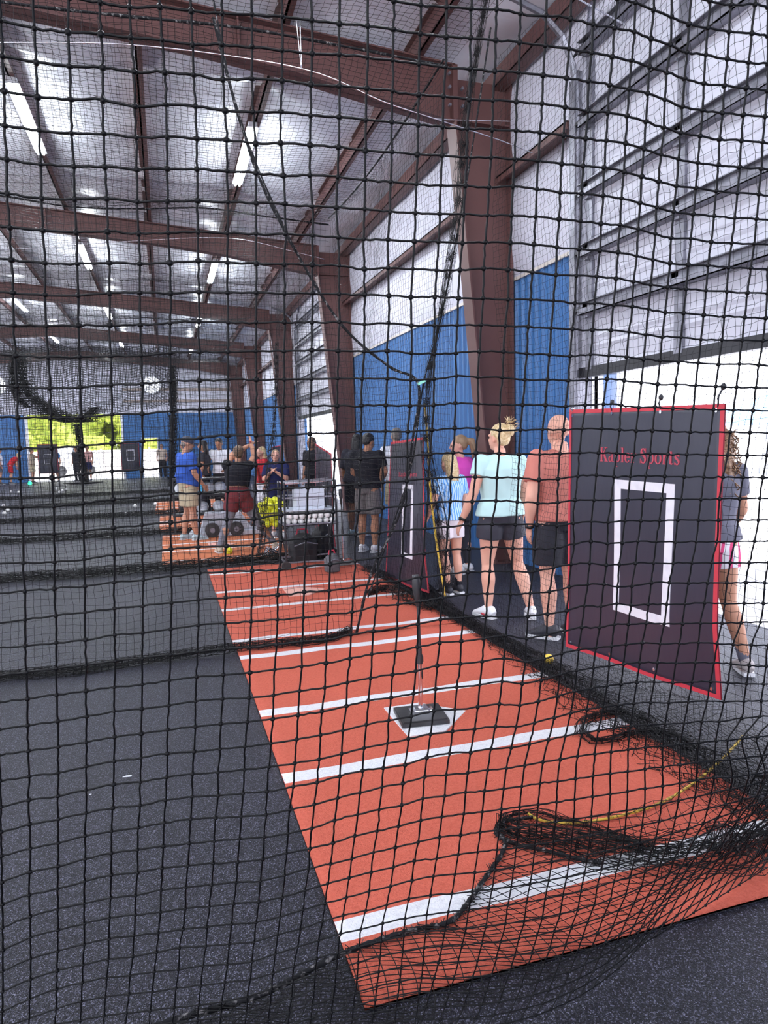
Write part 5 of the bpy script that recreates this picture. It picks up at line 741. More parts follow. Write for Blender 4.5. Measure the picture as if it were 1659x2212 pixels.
# ------------------------------------------------------------------ batting tees and balls
def tee(loc, label, h=.83, s=1.0, rz=0., pad=rubber):
    e = empty('batting_tee', loc, rz, label, 'batting tee')
    m = MB(); m.prism([(-.135, -.125), (.135, -.125), (.135, .125), (-.135, .125)], 'z', .004, .026); m.prism([(-.125, -.115), (.125, -.115), (.125, .115), (-.125, .115)], 'z', .026, .032); m.build('base_pad', pad, e)
    m = MB(); m.box((0, 0, .042), (.13, .07, .02)); m.box((.0, 0, .056), (.075, .06, .016)); m.box((.055, 0, .048), (.02, .06, .02), R=Matrix.Rotation(.5, 3, 'Y')); m.build('clamp_plate', chrome, e)
    m = MB(); m.tube([(0, 0, .05), (0, 0, .07), (0, 0, .34*s)], [.02, .0135, .0125], 16); m.build('lower_pole', chrome, e)
    m = MB(); m.tube([(0, 0, .32*s), (0, 0, .37*s)], .0175, 16); m.tube([(0, 0, .37*s), (0, 0, .41*s)], .0135, 14); m.box((.014, 0, .345*s), (.012, .012, .03)); m.build('height_collar', rubber, e)
    m = MB(); m.tube([(0, 0, .4*s), (-.002, 0, .62*s), (-.004, 0, .66*s)], [.0095, .0085, .010], 12); m.build('upper_pole', rubber, e)
    m = MB(); m.tube([(-.004, 0, .65*s), (-.006, 0, .70*s), (-.009, 0, .76*s), (-.012, 0, .80*s), (-.014, 0, h)], [.010, .017, .026, .022, .019], 16); m.build('flexible_top', rubber, e, True)
    m = MB(); m.ell((.0125, -.004, .255), (.003, .010, .028)); m.build('pole_sticker', darkmetal, e)
    return e
tee((1.312, 3.60, .021), 'chrome and black batting tee on the white home plate of the nearest mat', rz=-.12)
tp = on_floor(742, 1221); tee((tp.x, tp.y, .018), 'silver batting tee at the back edge of the second coral mat', h=.98, s=1.2, pad=mat('grey_pad', (.12, .12, .12), .6))
def ball(p, r, m, name, label, cat='ball', group=None, seams=None):
    mb = MB(); mb.ell((0, 0, 0), (r, r, r), nu=20, nv=12); o = mb.build(name, m, None, True); o.location = (p[0], p[1], p[2]); tag(o, label, cat, group)
    if seams:
        t = MB(); pts = [Vector((math.cos(a)*math.cos(.6*math.sin(2*a)), math.sin(a)*math.cos(.6*math.sin(2*a)), math.sin(.6*math.sin(2*a))))*r for a in np.linspace(0, 2*PI, 50)]; t.tube(pts, r*.035, 5); t.build('seam', seams, o, True)
    return o
p = on_floor(1185, 1437); ball((p.x, p.y, .045), .036, yellow2, 'softball', 'worn yellow ball on the walkway floor beside the large backdrop', seams=mat('seam_brown', (.15, .08, .02), .7))
p = on_floor(495, 1198); ball((p.x, p.y, .055), .055, yellow, 'softball', 'bright yellow softball on the orange mat below the batter', seams=redtrim)
wb = [(10, 1110), (17, 1103), (8, 1094), (41, 1063), (122, 1056), (129, 1063), (135, 1060), (142, 1049), (143, 1057), (272, 1112), (288, 1111), (292, 1094), (336, 1090), (24, 1062), (300, 1233)]
for i, (x, y) in enumerate(wb):
    p = on_floor(x, y+2); ball((p.x, p.y, .043), .05 if i < 14 else .036, whiteball, 'baseball', 'white ball lying loose on the dark floor at the left' if i < 14 else 'single white ball on the dark floor beside the corner of the nearest orange mat', group='loose white balls on the dark floor' if i < 14 else None)
gm = mat('green_indicator', (.0, .9, .35), .4, emit=((.05, 1, .4), 2)); p = on_floor(65, 1048); ball((p.x, p.y, .09), .09, gm, 'marker_ball', 'small glowing green marker on the far dark floor')
# wire stand full of yellow balls
def rod(m, a, b, r): m.tube([a, b], r, 6)
c = on_floor(592, 1192); bx, by = c.x, c.y
e = empty('ball_basket', (bx, by, 0), 0, 'black wire ball basket on legs beside the ball cart', 'basket')
m = MB()
for t in (.36, .60, .72): m.tube([(.24*math.cos(a), .24*math.sin(a), t) for a in np.linspace(0, 2*PI, 25)], .008, 6)
for a in np.linspace(0, 2*PI, 17)[:-1]: rod(m, (.17*math.cos(a), .17*math.sin(a), .36), (.25*math.cos(a), .25*math.sin(a), .72), .004)
m.build('basket', darkmetal, e)
for a in (.4, 2.0, 3.6, 5.2): m = MB(); rod(m, (.18*math.cos(a), .18*math.sin(a), .38), (.28*math.cos(a), .28*math.sin(a), .012), .010); m.build('stand_leg', darkmetal, e)
m = MB(); m.tube([(-.25, 0, .72), (-.25, 0, 1.02), (.25, 0, 1.02), (.25, 0, .72)], .01, 8); m.build('handle', darkmetal, e)
rb = random.Random(4); k = 0
for lay, z in enumerate((.43, .52, .61, .70, .77)):
    n = (5, 7, 9, 9, 4)[lay]; rr_ = (.10, .13, .155, .165, .08)[lay]
    for i in range(n):
        a = 2*PI*i/n+lay; ball((bx+rr_*math.cos(a), by+rr_*math.sin(a), z), .052, yellow, 'softball', 'yellow softball heaped in the wire ball basket', group='yellow softballs in the basket')
# cart with a tray of white balls
c = on_floor(668, 1222); bx, by = c.x, c.y
e = empty('ball_cart', (bx, by, 0), 0, 'tall metal ball cart standing behind the second coral mat', 'cart')
W2, D2_ = .34, .24
for sx_ in (-1, 1):
    for sy_ in (-1, 1): rod(m, (sx_*W2, sy_*D2_, .02), (sx_*W2*(.96), sy_*D2_, 1.12), .014)
m.build('frame_leg', darkmetal, e)
for z in (.10, .58, .92):
    m = MB(); m.bar((-W2, -D2_, z), (W2, -D2_, z), .018, .018); m.bar((-W2, D2_, z), (W2, D2_, z), .018, .018); m.bar((-W2, -D2_, z), (-W2, D2_, z), .018, .018); m.bar((W2, -D2_, z), (W2, D2_, z), .018, .018); m.build('frame_ring', galv, e)
for y in (-D2_, 0, D2_): MB().tube([(-W2, y, 1.10), (W2, y, 1.12)], .012, 8).build('crossbar', chrome, e)
m = MB(); m.span((-W2, -D2_, .56), (W2, D2_, .575)); m.span((-W2, -D2_, .56), (W2, -D2_+.008, .59)); m.span((-W2, D2_-.008, .56), (W2, D2_, .63)); m.span((-W2, -D2_, .56), (-W2+.008, D2_, .60)); m.build('ball_tray', galv, e)
for s in (-1, 1): MB().tube([(s*W2, -D2_-.03, .06), (s*W2, -D2_+.02, .06)], .06, 16).build('wheel', rubber, e)
m = MB(); m.box((.0, 0, .755), (W2*2, D2_*2, .012)); m.box((.02, 0, .89), (.36, .3, .26)); m.build('white_bucket', mat('translucent_white_bin', (.62, .66, .74), .3), e)
k = 0
for iz in range(2):
    for ix in range(8):
        for iy in range(5):
            x = -W2+.055+ix*.082+(iz % 2)*.02; y = -D2_+.06+iy*.09
            ball((bx+x+rb.uniform(-.008, .008), by+y, .612+iz*.065), .037, whiteball, 'baseball', 'white ball in the tray of the ball cart', group='white balls in the cart tray')
# bags and bottle under the cart
bagm = mat('black_bag_fabric', (.012, .012, .015), .7); redbag = mat('red_bag_piping', (.45, .02, .05), .6)
def bag(p, s, rz, label, m_=bagm):
    e = empty('equipment_bag', (p.x, p.y, 0), rz, label, 'bag')
    q = MB(); q.ell((0, 0, s[2]*.5), (s[0]*.5, s[1]*.5, s[2]*.48)); q.box((0, 0, s[2]*.40), (s[0]*.85, s[1]*.8, s[2]*.72)); q.organic('bag_body', m_, .02, e, 6, .012, 9)
    h = MB(); h.tube([(-s[0]*.2, 0, s[2]*.9), (-s[0]*.15, 0, s[2]*1.08), (s[0]*.15, 0, s[2]*1.08), (s[0]*.2, 0, s[2]*.9)], .012, 6); h.build('strap', redbag, e)
    z = MB(); z.tube([(-s[0]*.4, -s[1]*.43, s[2]*.6), (0, -s[1]*.47, s[2]*.7), (s[0]*.4, -s[1]*.43, s[2]*.6)], .008, 6); z.build('zip', galv, e)
bag(on_floor(655, 1215), (.42, .3, .42), .2, 'black equipment bag on the lower level of the ball cart')
bag(on_floor(698, 1206), (.3, .26, .50), .5, 'upright black backpack leaning at the right of the ball cart')
bag(on_floor(718, 1238), (.2, .18, .26), .2, 'small grey and black bag by the foot of the silver tee', mat('grey_bag_fabric', (.10, .10, .11), .7))
p = on_floor(654, 1208)-Vector((0, .22, 0)); m = MB(); m.tube([(0, 0, .0), (0, 0, .02), (0, 0, .17), (0, 0, .2), (0, 0, .22)], [.03, .034, .034, .014, .014], 14); o = m.build('water_bottle', mat('clear_plastic', (.6, .75, .85), .1, trans=.6), None, True); o.location = (p.x, p.y, .0); tag(o, 'clear water bottle standing in front of the black equipment bag', 'bottle')
m = MB(); m.tube([(0, 0, .218), (0, 0, .24)], .016, 12); m.build('bottle_cap', fixture, o)
# folding rack with gear, behind the batter
c = on_floor(440, 1150); e = empty('gear_rack', (c.x, c.y, 0), 0, 'black folding gear rack with shelves between the man in blue and the batter', 'rack')
for x in (-.5, .5):
    for y in (-.2, .2): m = MB(); rod(m, (x, y, 0), (x, y, 1.02), .016); m.build('rack_leg', darkmetal, e)
for z in (.35, .7, 1.0): MB().box((0, 0, z), (1.05, .44, .03)).build('shelf', darkmetal, e)
hel = [(-.36, .72), (-.12, .72), (.12, .72), (.34, .72), (-.3, .37), (0, .37), (.3, .37)]
for i, (x, z) in enumerate(hel):
    o = MB().ell((0, 0, .11), (.115, .13, .11)).ell((0, -.10, .06), (.10, .08, .015)).build('batting_helmet', (fixture, bagm)[i % 3 == 1], None, True); o.location = (c.x+x, c.y, z); tag(o, ['white', 'black'][i % 3 == 1]+f' batting helmet on the {"middle" if z > .5 else "lower"} shelf of the gear rack, '+['far left', 'second from left', 'third from left', 'far right', 'left', 'centre', 'right'][i]+' spot', 'helmet', 'helmets on the gear rack')
tw = MB(); tw.box((-.1, -.24, .86), (.2, .02, .28)); o = tw.build('towel', mat('cyan_towel', (.1, .5, .8), .8)); o.location = (c.x, c.y, 0); tag(o, 'light blue towel hanging from the gear rack', 'towel')
# pale wheeled machine with black wheels
c = on_floor(478, 1158); e = empty('pitching_machine', (c.x, c.y, 0), 0, 'pale grey low machine with two black wheels behind the batter', 'machine')
m = MB(); m.prism([(-.55, .03), (.75, .03), (.70, .10), (-.5, .10)], 'y', -.22, .30); m.prism([(-.35, .1), (.55, .1), (.35, .42), (-.25, .42)], 'y', -.12, .25); m.build('machine_body', mat('pale_grey_shell', (.50, .52, .58), .4), e)
for x in (-.16, .25):
    m = MB(); m.tube([(x, -.26, .14), (x, -.15, .14)], .125, 26); m.build('wheel', rubber, e); m = MB(); m.tube([(x, -.28, .14), (x, -.255, .14)], .045, 16); m.build('wheel_hub', galv, e)
MB().tube([(.5, 0, .1), (.62, 0, .55), (.58, 0, .9)], .02, 8).build('frame_tube', galv, e); MB().tube([(-.4, 0, .1), (-.3, .1, .8)], .02, 8).build('frame_tube', galv, e)
# catcher-style silver gear on the mat, right of the batter
c = on_floor(592, 1200); m = MB()
for i in range(9): m.tube([(rb.uniform(-.15, .15), rb.uniform(-.05, .05), .02), (rb.uniform(-.1, .1), rb.uniform(-.06, .06), .16), (rb.uniform(-.15, .2), rb.uniform(-.05, .05), .03)], .008, 6)
o = m.build('folded_stand', chrome); o.location = (c.x-.08, c.y-.35, .02); tag(o, 'small folded chrome stand lying on the orange mat', 'stand')

for (x, y, l) in ((275, 1678, 'small torn white paper scrap on the dark floor left of the coral mat'), (195, 1717, 'tiny white crumb of paper on the dark floor near the lower left')):
    p = on_floor(x, y); m = MB(); r = .022 if x > 200 else .006; m.prism([(-r, 0), (-r*.3, r*.35), (r, r*.2), (r*.7, -r*.3), (0, -r*.25)], 'z', .001, .004); o = m.build('paper_scrap', fixture); o.location = (p.x, p.y, 0); tag(o, l, 'litter')
# ------------------------------------------------------------------ people
skinL = mat('fair_skin', (.72, .40, .30), .5, spec=.3, vary=(5, (.66, .33, .24), .4, .7)); skinT = mat('tanned_skin', (.50, .25, .16), .5, spec=.3); skinM = mat('medium_skin', (.42, .20, .12), .5, spec=.3)
eyew = mat('eye_dark', (.02, .015, .012), .3); lipm = mat('lip_skin', (.45, .14, .11), .5)
def cloth(name, c, r=.75): return mat(name, c, r, spec=.2)
UPZ = Vector((0, 0, 1))
def person(px, label, H=1.72, rz=0., skin=skinL, pose=None, shirt=None, bottom=None, hair=None, shoes=None, vox=.012, look=(0, 0), female=False, shirt_hem=.50, sleeve=.55, short_end=.5, belly=0., z=0., socks=None, extra=None, build=1.0, wrinkle=.006, at=None, name='person', cap=None, backskin=False, legwear=None, foot_dir=(0, 0)):
    loc = Vector(at) if at else on_floor(*px); e = empty(name, (loc.x, loc.y, z), rz, label, 'person')
    sw = .100 if female else .112; hw = .052
    J = dict(hipL=(-hw, 0, .525), hipR=(hw, 0, .525), kneeL=(-.058, .01, .285), kneeR=(.058, .01, .285), ankL=(-.060, -.012, .048), ankR=(.060, -.012, .048), pelvis=(0, 0, .545), waist=(0, 0, .625), chest=(0, .0, .735), neck=(0, -.006, .83), head=(0, .010, .932), shL=(-sw, -.004, .808), shR=(sw, -.004, .808), elL=(-sw-.030, -.012, .645), elR=(sw+.030, -.012, .645), wrL=(-sw-.030, .03, .497), wrR=(sw+.030, .03, .497))
    J.update(pose or {}); J = {k: Vector(v)*H for k, v in J.items()}; b = build
    def mk(): return MB()
    B = mk()
    tors = [J['pelvis']-UPZ*.055*H, J['pelvis']-UPZ*.01*H, J['pelvis'].lerp(J['waist'], .5), J['waist'], J['waist'].lerp(J['chest'], .55), J['chest'], J['chest'].lerp(J['neck'], .45), J['chest'].lerp(J['neck'], .78), J['neck'], J['neck'].lerp(J['head'], .45)]
    wd = [(.060, .055), (.090, .066), (.088, .060), (.076, .052), (.088, .058), (.098, .062), (.100, .058), (.070, .045), (.034, .034), (.031, .033)]
    if female: wd = [(.066, .058), (.096, .070), (.090, .062), (.072, .050), (.080, .056), (.088, .062), (.088, .056), (.060, .040), (.028, .029), (.026, .028)]
    bf = [1, 1, 1, 1+belly*.5, 1, 1, 1, 1, 1, 1]
    side = (J['shR']-J['shL']).normalized()
    def torso(m, a, b_, grow, flare=1.0):
        q = [Vector(p) for p in tors[a:b_]]; m.tube([p+Vector((0, (belly*.012*H if 1 < i+a < 5 else 0), 0)) for i, p in enumerate(q)], [((w[0]*b+grow)*H*(flare if i == 0 else 1), (w[1]*b*bf[a+i]+grow+(belly*.02 if 1 < i+a < 5 else 0))*H) for i, w in enumerate(wd[a:b_])], 18, side=side)
    torso(B, 0, 10, 0)
    hd = J['head']; hy = Matrix.Rotation(look[0], 3, 'Z') @ Matrix.Rotation(look[1], 3, 'X')
    hp = lambda x, y, z_: hd + hy @ (Vector((x, y, z_))*H)
    B.ell(hp(0, -.006, .014), (.045*H, .056*H, .053*H), hy, 18, 12); B.ell(hp(0, .014, -.022), (.038*H, .044*H, .046*H), hy, 16, 10); B.ell(hp(0, .034, -.048), (.022*H, .02*H, .018*H), hy)
    B.ell(hp(0, .062, -.012), (.0085*H, .013*H, .015*H), hy); B.ell(hp(0, .052, .012), (.026*H, .010*H, .008*H), hy)
    for s in (-1, 1): B.ell(hp(s*.045, -.004, -.010), (.006*H, .011*H, .018*H), hy)
    for s in 'LR':
        B.cap(J['sh'+s], J['el'+s], .031*H*b, .023*H*b); B.cap(J['el'+s], J['el'+s].lerp(J['wr'+s], .3), .0225*H*b, .0245*H*b); B.cap(J['el'+s].lerp(J['wr'+s], .3), J['wr'+s], .0245*H*b, .0145*H)
        B.cap(J['hip'+s], J['hip'+s].lerp(J['knee'+s], .5), .056*H*b, .046*H*b); B.cap(J['hip'+s].lerp(J['knee'+s], .5), J['knee'+s], .046*H*b, .032*H)
        k_, a_ = J['knee'+s], J['ank'+s]; cf = k_.lerp(a_, .33)+Vector((0, -.008*H, 0)); B.cap(k_, cf, .030*H, .034*H*b); B.cap(cf, a_, .034*H*b, .0185*H)
        # hand: palm, four fingers, a thumb from the side
        d = (J['wr'+s]-J['el'+s]).normalized(); inn = Vector((1 if s == 'L' else -1, 0, 0)); inn = (inn-d*inn.dot(d)).normalized(); fw = d.cross(inn); fw = fw if fw.y > 0 else -fw
        w_ = J['wr'+s]; pc = w_+d*.026*H; R_ = Matrix((inn, fw, d)).transposed(); B.ell(pc, (.010*H, .023*H, .031*H), R_)
        for i, (o_, L_) in enumerate(((.017, .040), (.006, .045), (-.005, .042), (-.016, .034))):
            r0 = w_+d*.046*H+fw*o_*H; k1 = r0+d*L_*.5*H+inn*.004*H; k2 = k1+(d*.75+inn*.55).normalized()*L_*.5*H
            B.tube([r0-d*.012*H, r0, k1, k2], [.0052*H, .0052*H, .0047*H, .0038*H], 8)
        t0 = w_+d*.014*H+fw*.017*H; B.tube([t0, t0+(d+fw*.7+inn*.25).normalized()*.026*H, t0+(d*1.2+fw*.4+inn*.4).normalized()*.046*H], [.0068*H, .006*H, .0045*H], 8)
    # feet
    for s, fa in (('L', foot_dir[0]), ('R', foot_dir[1])):
        a_ = J['ank'+s]; Rf = Matrix.Rotation(fa+(.12 if s == 'L' else -.12), 3, 'Z'); f_ = lambda x, y, z_: a_+Rf @ (Vector((x, y, z_))*H)
        B.tube([f_(0, -.022, -.02), f_(0, .02, -.022), f_(0, .07, -.032), f_(0, .10, -.036)], [(.018*H, .02*H), (.022*H, .02*H), (.023*H, .012*H), (.012*H, .008*H)], 10)
    body = B.organic('body', skin, vox, e, 3)
    if shirt:
        S_ = mk(); i0 = 1 if shirt_hem < .56 else 3
        torso(S_, i0, 9, .022, 1.06)
        for s in 'LR':
            t_ = J['sh'+s].lerp(J['el'+s], sleeve); S_.ell(J['sh'+s], (.040*H*b,)*3); S_.tube([J['sh'+s], J['sh'+s].lerp(t_, .5), t_], [.042*H*b, .041*H*b, .040*H*b], 14)
            if sleeve > .95: t2 = J['el'+s].lerp(J['wr'+s], min(.95, sleeve)); S_.tube([t_, t2], [.034*H*b, .026*H*b], 12)
            S_.tube([J['chest'].lerp(J['neck'], .75), J['sh'+s]], [.045*H, .035*H], 12)
        S_.organic('shirt', shirt, max(vox*.9, .009), e, 5, wrinkle*1.4, 7)
    if bottom:
        P_ = mk(); torso(P_, 0, 4, .009)
        for s in 'LR':
            h_, k_ = J['hip'+s], J['knee'+s]
            t_ = h_.lerp(k_, min(1, short_end)); P_.tube([h_+UPZ*.005*H, h_.lerp(t_, .5), t_], [.055*H*b, (.064 if short_end < 1.01 else .058)*H*b, (.062 if short_end < .9 else .045)*H*b], 16)
            if short_end > 1.2: P_.tube([k_, J['ank'+s]], [.044*H, .036*H], 12)
        P_.organic('trousers' if short_end > 1.2 else 'shorts', bottom, max(vox*.9, .009), e, 4, wrinkle, 8)
    if legwear:
        L_ = mk()
        for s in 'LR':
            h_, k_, a_ = J['hip'+s], J['knee'+s], J['ank'+s]
            L_.tube([h_.lerp(k_, .15), h_.lerp(k_, .6), k_, k_.lerp(a_, .4), k_.lerp(a_, .92)], [.060*H, .052*H, .040*H, .041*H, .026*H], 14)
        L_.organic('leggings', legwear, max(vox*.9, .01), e, 4, wrinkle, 8)
    if socks:
        K_ = mk()
        for s in 'LR': a_, k_ = J['ank'+s], J['knee'+s]; K_.tube([a_-UPZ*.01*H, a_.lerp(k_, .28)], [.022*H, .025*H], 12)
        K_.build('socks', socks, e, True)
    if shoes:
        for s, fa in (('L', foot_dir[0]), ('R', foot_dir[1])):
            a_ = J['ank'+s]; Rf = Matrix.Rotation(fa+(.12 if s == 'L' else -.12), 3, 'Z'); f_ = lambda x, y, z_: a_+Rf @ (Vector((x, y, z_))*H)
            T_ = mk(); T_.tube([f_(0, -.040, -.022), f_(0, -.022, -.008), f_(0, .012, -.006), f_(0, .052, -.020), f_(0, .090, -.030), f_(0, .112, -.034)], [(.018*H, .018*H), (.026*H, .030*H), (.027*H, .030*H), (.028*H, .022*H), (.026*H, .015*H), (.014*H, .010*H)], 14, side=Rf @ Vector((1, 0, 0)))
            sh_ = T_.organic('shoe', shoes, max(vox*.8, .007), e, 2)
            U_ = mk(); zb = -.046; pr = [(-.020, -.045), (.020, -.045), (.026, 0), (.029, .055), (.022, .105), (0, .118), (-.022, .105), (-.029, .055), (-.026, 0)]
            n = len(pr); U_.add([f_(x, y, zb+dz) for dz in (0, .014) for x, y in pr], [tuple(reversed(range(n))), tuple(range(n, 2*n))]+[(i, (i+1) % n, (i+1) % n+n, i+n) for i in range(n)]); U_.build('sole', soleM, sh_)
    # face marks
    E_ = mk()
    for s in (-1, 1): E_.ell(hp(s*.019, .0535, -.001), (.0065*H, .004*H, .004*H), hy)
    E_.build('eyes', eyew, e, True); E_ = mk(); E_.ell(hp(0, .0545, -.036), (.013*H, .005*H, .0035*H), hy); E_.build('mouth', lipm, e, True)
    if hair: hair(e, hp, hy, H, vox)
    if cap:
        m = mk(); m.ell(hp(0, -.004, .026), (.051*H, .061*H, .046*H), hy, 18, 10); m.build('cap', cap, e, True)
        m = mk(); m.ell(hp(0, .072, .018), (.036*H, .040*H, .005*H), hy, 16, 8); m.build('cap_brim', cap, e, True)
    if extra: extra(e, J, hp, hy, H, mk)
    return e
soleM = mat('white_sole', (.72, .72, .74), .6)
def hairf(m, kind='short', lean=1.):
    def f(e, hp, hy, H, vox):
        q = MB(); q.ell(hp(0, -.014, .022), (.049*H, .056*H, .052*H), hy, 18, 12)
        if kind == 'short': q.ell(hp(0, -.030, -.002), (.043*H, .034*H, .040*H), hy)
        if kind == 'bun':
            q.ell(hp(0, -.030, .0), (.043*H, .034*H, .044*H), hy); q.ell(hp(.012, -.055, .035), (.036*H, .032*H, .034*H), hy); q.ell(hp(.030, -.045, .052), (.020*H, .02*H, .018*H), hy)
        if kind in ('long', 'curly'):
            w_ = 1.6 if kind == 'curly' else 1.
            q.tube([hp(0, -.022, .03), hp(0, -.038, -.03), hp(0, -.048, -.09), hp(0, -.05, -.16), hp(0, -.048, -.19 if kind == 'long' else -.24)], [(.050*H*w_, .034*H), (.050*H*w_, .034*H), (.046*H*w_, .028*H*w_), (.036*H*w_, .02*H*w_), (.012*H, .01*H)], 14, side=hy @ Vector((1, 0, 0)))
        if kind == 'pony': q.ell(hp(0, -.030, 0), (.043*H, .034*H, .040*H), hy); q.tube([hp(0, -.06, .035), hp(0, -.095, .02), hp(.0, -.10, -.04), hp(0, -.088, -.11)], [.014*H, .026*H, .024*H, .008*H], 12)
        q.organic('hair', m, min(vox, .012), e, 2, .005 if kind != 'curly' else .02, 40 if kind != 'curly' else 16)
        if kind in ('bun', 'long', 'curly', 'pony'):
            s = MB(); r = random.Random(3)
            for i in range(110 if kind == 'curly' else 46):
                if kind == 'bun': a = r.uniform(0, 6.28); b0 = hp(.018+.03*math.cos(a), -.055, .045+.03*math.sin(a)); d = Vector((r.uniform(-.3, 1), r.uniform(-1, .3), r.uniform(.0, 1))).normalized()*.035*H; s.tube([b0, b0+d*.6+Vector((0, 0, .006)), b0+d], [.0022*H, .0018*H, .0006*H], 4)
                elif kind == 'curly':
                    x = r.uniform(-.08, .085); z0 = r.uniform(-.18, .04); b0 = hp(x, -.03-.05*r.random(), z0); L = r.uniform(.04, .10)
                    s.tube([b0+Vector((math.cos(t*9+i)*.009, math.sin(t*9+i)*.009-.004*t, -t*L))*H for t in np.linspace(0, 1, 12)], .0024*H, 5)
                else:
                    x = r.uniform(-.045, .045); z1 = r.uniform(-.21, -.14) if kind == 'long' else -.12
                    y0 = -.052 if kind == 'long' else -.10; s.tube([hp(x*.9, y0+.008, .03 if kind == 'long' else 0), hp(x, y0-.014, -.06), hp(x*.7, y0-.016, z1)], [.0016*H]*3, 4)
            s.build('hair_strands', m, e, True)
    return f
blonde = mat('blonde_hair', (.52, .36, .17), .55, vary=(60, (.72, .58, .36), .4, .65)); brownh = mat('brown_hair', (.10, .055, .03), .5, vary=(60, (.2, .12, .07), .4, .7)); blackh = mat('black_hair', (.010, .009, .010), .45); greyh = mat('grey_hair', (.20, .17, .15), .6); curlm = mat('curly_brown_hair', (.17, .085, .045), .5, vary=(50, (.45, .28, .16), .45, .7))
watchm = mat('black_band', (.01, .01, .01), .5)
def band(side):
    def f(e, J, hp, hy, H, mk):
        m = mk(); w_, l_ = J['wr'+side], J['el'+side]; d = (w_-l_).normalized(); m.tube([w_-d*.020*H, w_-d*.006*H], .0185*H, 16); m.box(w_-d*.013*H+Vector((-.017 if side == 'L' else .017, -.004, 0))*H, (.006*H, .018*H, .018*H)); m.build('wrist_band', watchm, e, True)
    return f
mint = cloth('mint_shirt', (.50, .74, .74)); salmon = cloth('salmon_shirt', (.50, .175, .14)); charshort = cloth('charcoal_shorts', (.045, .045, .060), .6); blackc = cloth('black_cloth', (.012, .012, .018)); whitec = cloth('white_cloth', (.75, .76, .82)); khaki = cloth('khaki_cloth', (.45, .38, .26)); taupe = cloth('taupe_cloth', (.17, .15, .15)); royal = cloth('royal_blue_shirt', (.035, .10, .42)); navy = cloth('navy_jersey', (.012, .016, .075)); maroon = cloth('maroon_shorts', (.16, .03, .035)); greyl = cloth('grey_leggings', (.19, .19, .23)); pinkc = cloth('pink_white_shorts', (.80, .50, .58)); redc = cloth('red_shirt', (.45, .02, .03)); greyt = cloth('dark_grey_shirt', (.13, .13, .17))
whshoe = mat('white_shoe', (.75, .75, .78), .5, vary=(9, (.65, .60, .62), .5, .7)); dkshoe = mat('dark_shoe', (.03, .03, .04), .6); blushoe = mat('pale_blue_shoe', (.45, .58, .62), .6)
# tie dye stripes for the girl's shirt
td = cloth('blue_tie_dye', (.08, .30, .72)); nt = td.node_tree; tc = nt.nodes.new('ShaderNodeTexCoord'); wv = nt.nodes.new('ShaderNodeTexWave'); wv.inputs['Scale'].default_value = 11; wv.inputs['Distortion'].default_value = 3.5; wv.inputs['Detail'].default_value = 2
rp = nt.nodes.new('ShaderNodeValToRGB'); rp.color_ramp.elements[0].color = (.07, .30, .75, 1); rp.color_ramp.elements[1].color = (.62, .80, .95, 1); nt.links.new(tc.outputs['Object'], wv.inputs['Vector']); nt.links.new(wv.outputs[0], rp.inputs[0]); nt.links.new(rp.outputs[0], nt.nodes['Principled BSDF'].inputs['Base Color'])
# striped shorts
st_ = pinkc.node_tree; tc = st_.nodes.new('ShaderNodeTexCoord'); wv = st_.nodes.new('ShaderNodeTexWave'); wv.inputs['Scale'].default_value = 5; wv.inputs['Distortion'].default_value = 1.5; rp = st_.nodes.new('ShaderNodeValToRGB'); rp.color_ramp.elements[0].color = (.85, .83, .86, 1); rp.color_ramp.elements[0].position = .6; rp.color_ramp.elements[1].color = (.75, .08, .22, 1); rp.color_ramp.elements[1].position = .75; st_.links.new(tc.outputs['Object'], wv.inputs['Vector']); st_.links.new(wv.outputs[0], rp.inputs[0]); st_.links.new(rp.outputs[0], st_.nodes['Principled BSDF'].inputs['Base Color'])

def swoosh(e, J, hp, hy, H, mk):
    band('L')(e, J, hp, hy, H, mk); a = J['ankL']; m = mk()
    q = [a+Vector((-.030+.002*t, -.035+.10*t, -.026+.03*(t-.35)**2*1.6))*H for t in np.linspace(0, 1, 8)]; m.tube(q, [(.0015+.007*math.sin(PI*min(1, t*1.1)))*H*.8 for t in np.linspace(0, .9, 8)], 6)
    m.build('shoe_mark', redtrim, e, True)
# woman in mint: both feet are placed where they stand
person(None, 'person with a blonde bun in a mint green shirt and dark shorts, seen from behind', at=(2.80, 5.52, 0), H=1.72, rz=-.10, female=True, build=1.10, vox=.009, look=(.45, 0), shirt=mint, bottom=charshort, shoes=whshoe, hair=hairf(blonde, 'bun'), sleeve=.45, short_end=.45,
       pose=dict(kneeL=(-.066, .02, .285), ankL=(-.070, .0, .048), kneeR=(.098, .02, .285), ankR=(.135, -.07, .048), elL=(-.155, -.03, .655), wrL=(-.205, .01, .515), elR=(.14, .01, .65), wrR=(.15, .07, .52)), extra=swoosh, foot_dir=(.25, -.15))
person(None, 'bald person in a salmon pink shirt and black shorts, half hidden by the large backdrop', at=(2.94, 4.78, 0), H=1.77, rz=.02, build=1.12, vox=.009, shirt=salmon, bottom=cloth('black_shorts', (.02, .02, .028), .6), shoes=dkshoe, socks=None, sleeve=.62, short_end=.78, skin=skinL,
       pose=dict(elL=(-.155, -.02, .645), wrL=(-.135, .03, .50)), extra=band('L'), foot_dir=(.5, -.1))
def shades(e, J, hp, hy, H, mk):
    m = mk()
    for s in (-1, 1): m.ell(hp(s*.022, -.02, .073), (.020*H, .016*H, .006*H), hy)
    m.build('sunglasses', eyew, e, True)
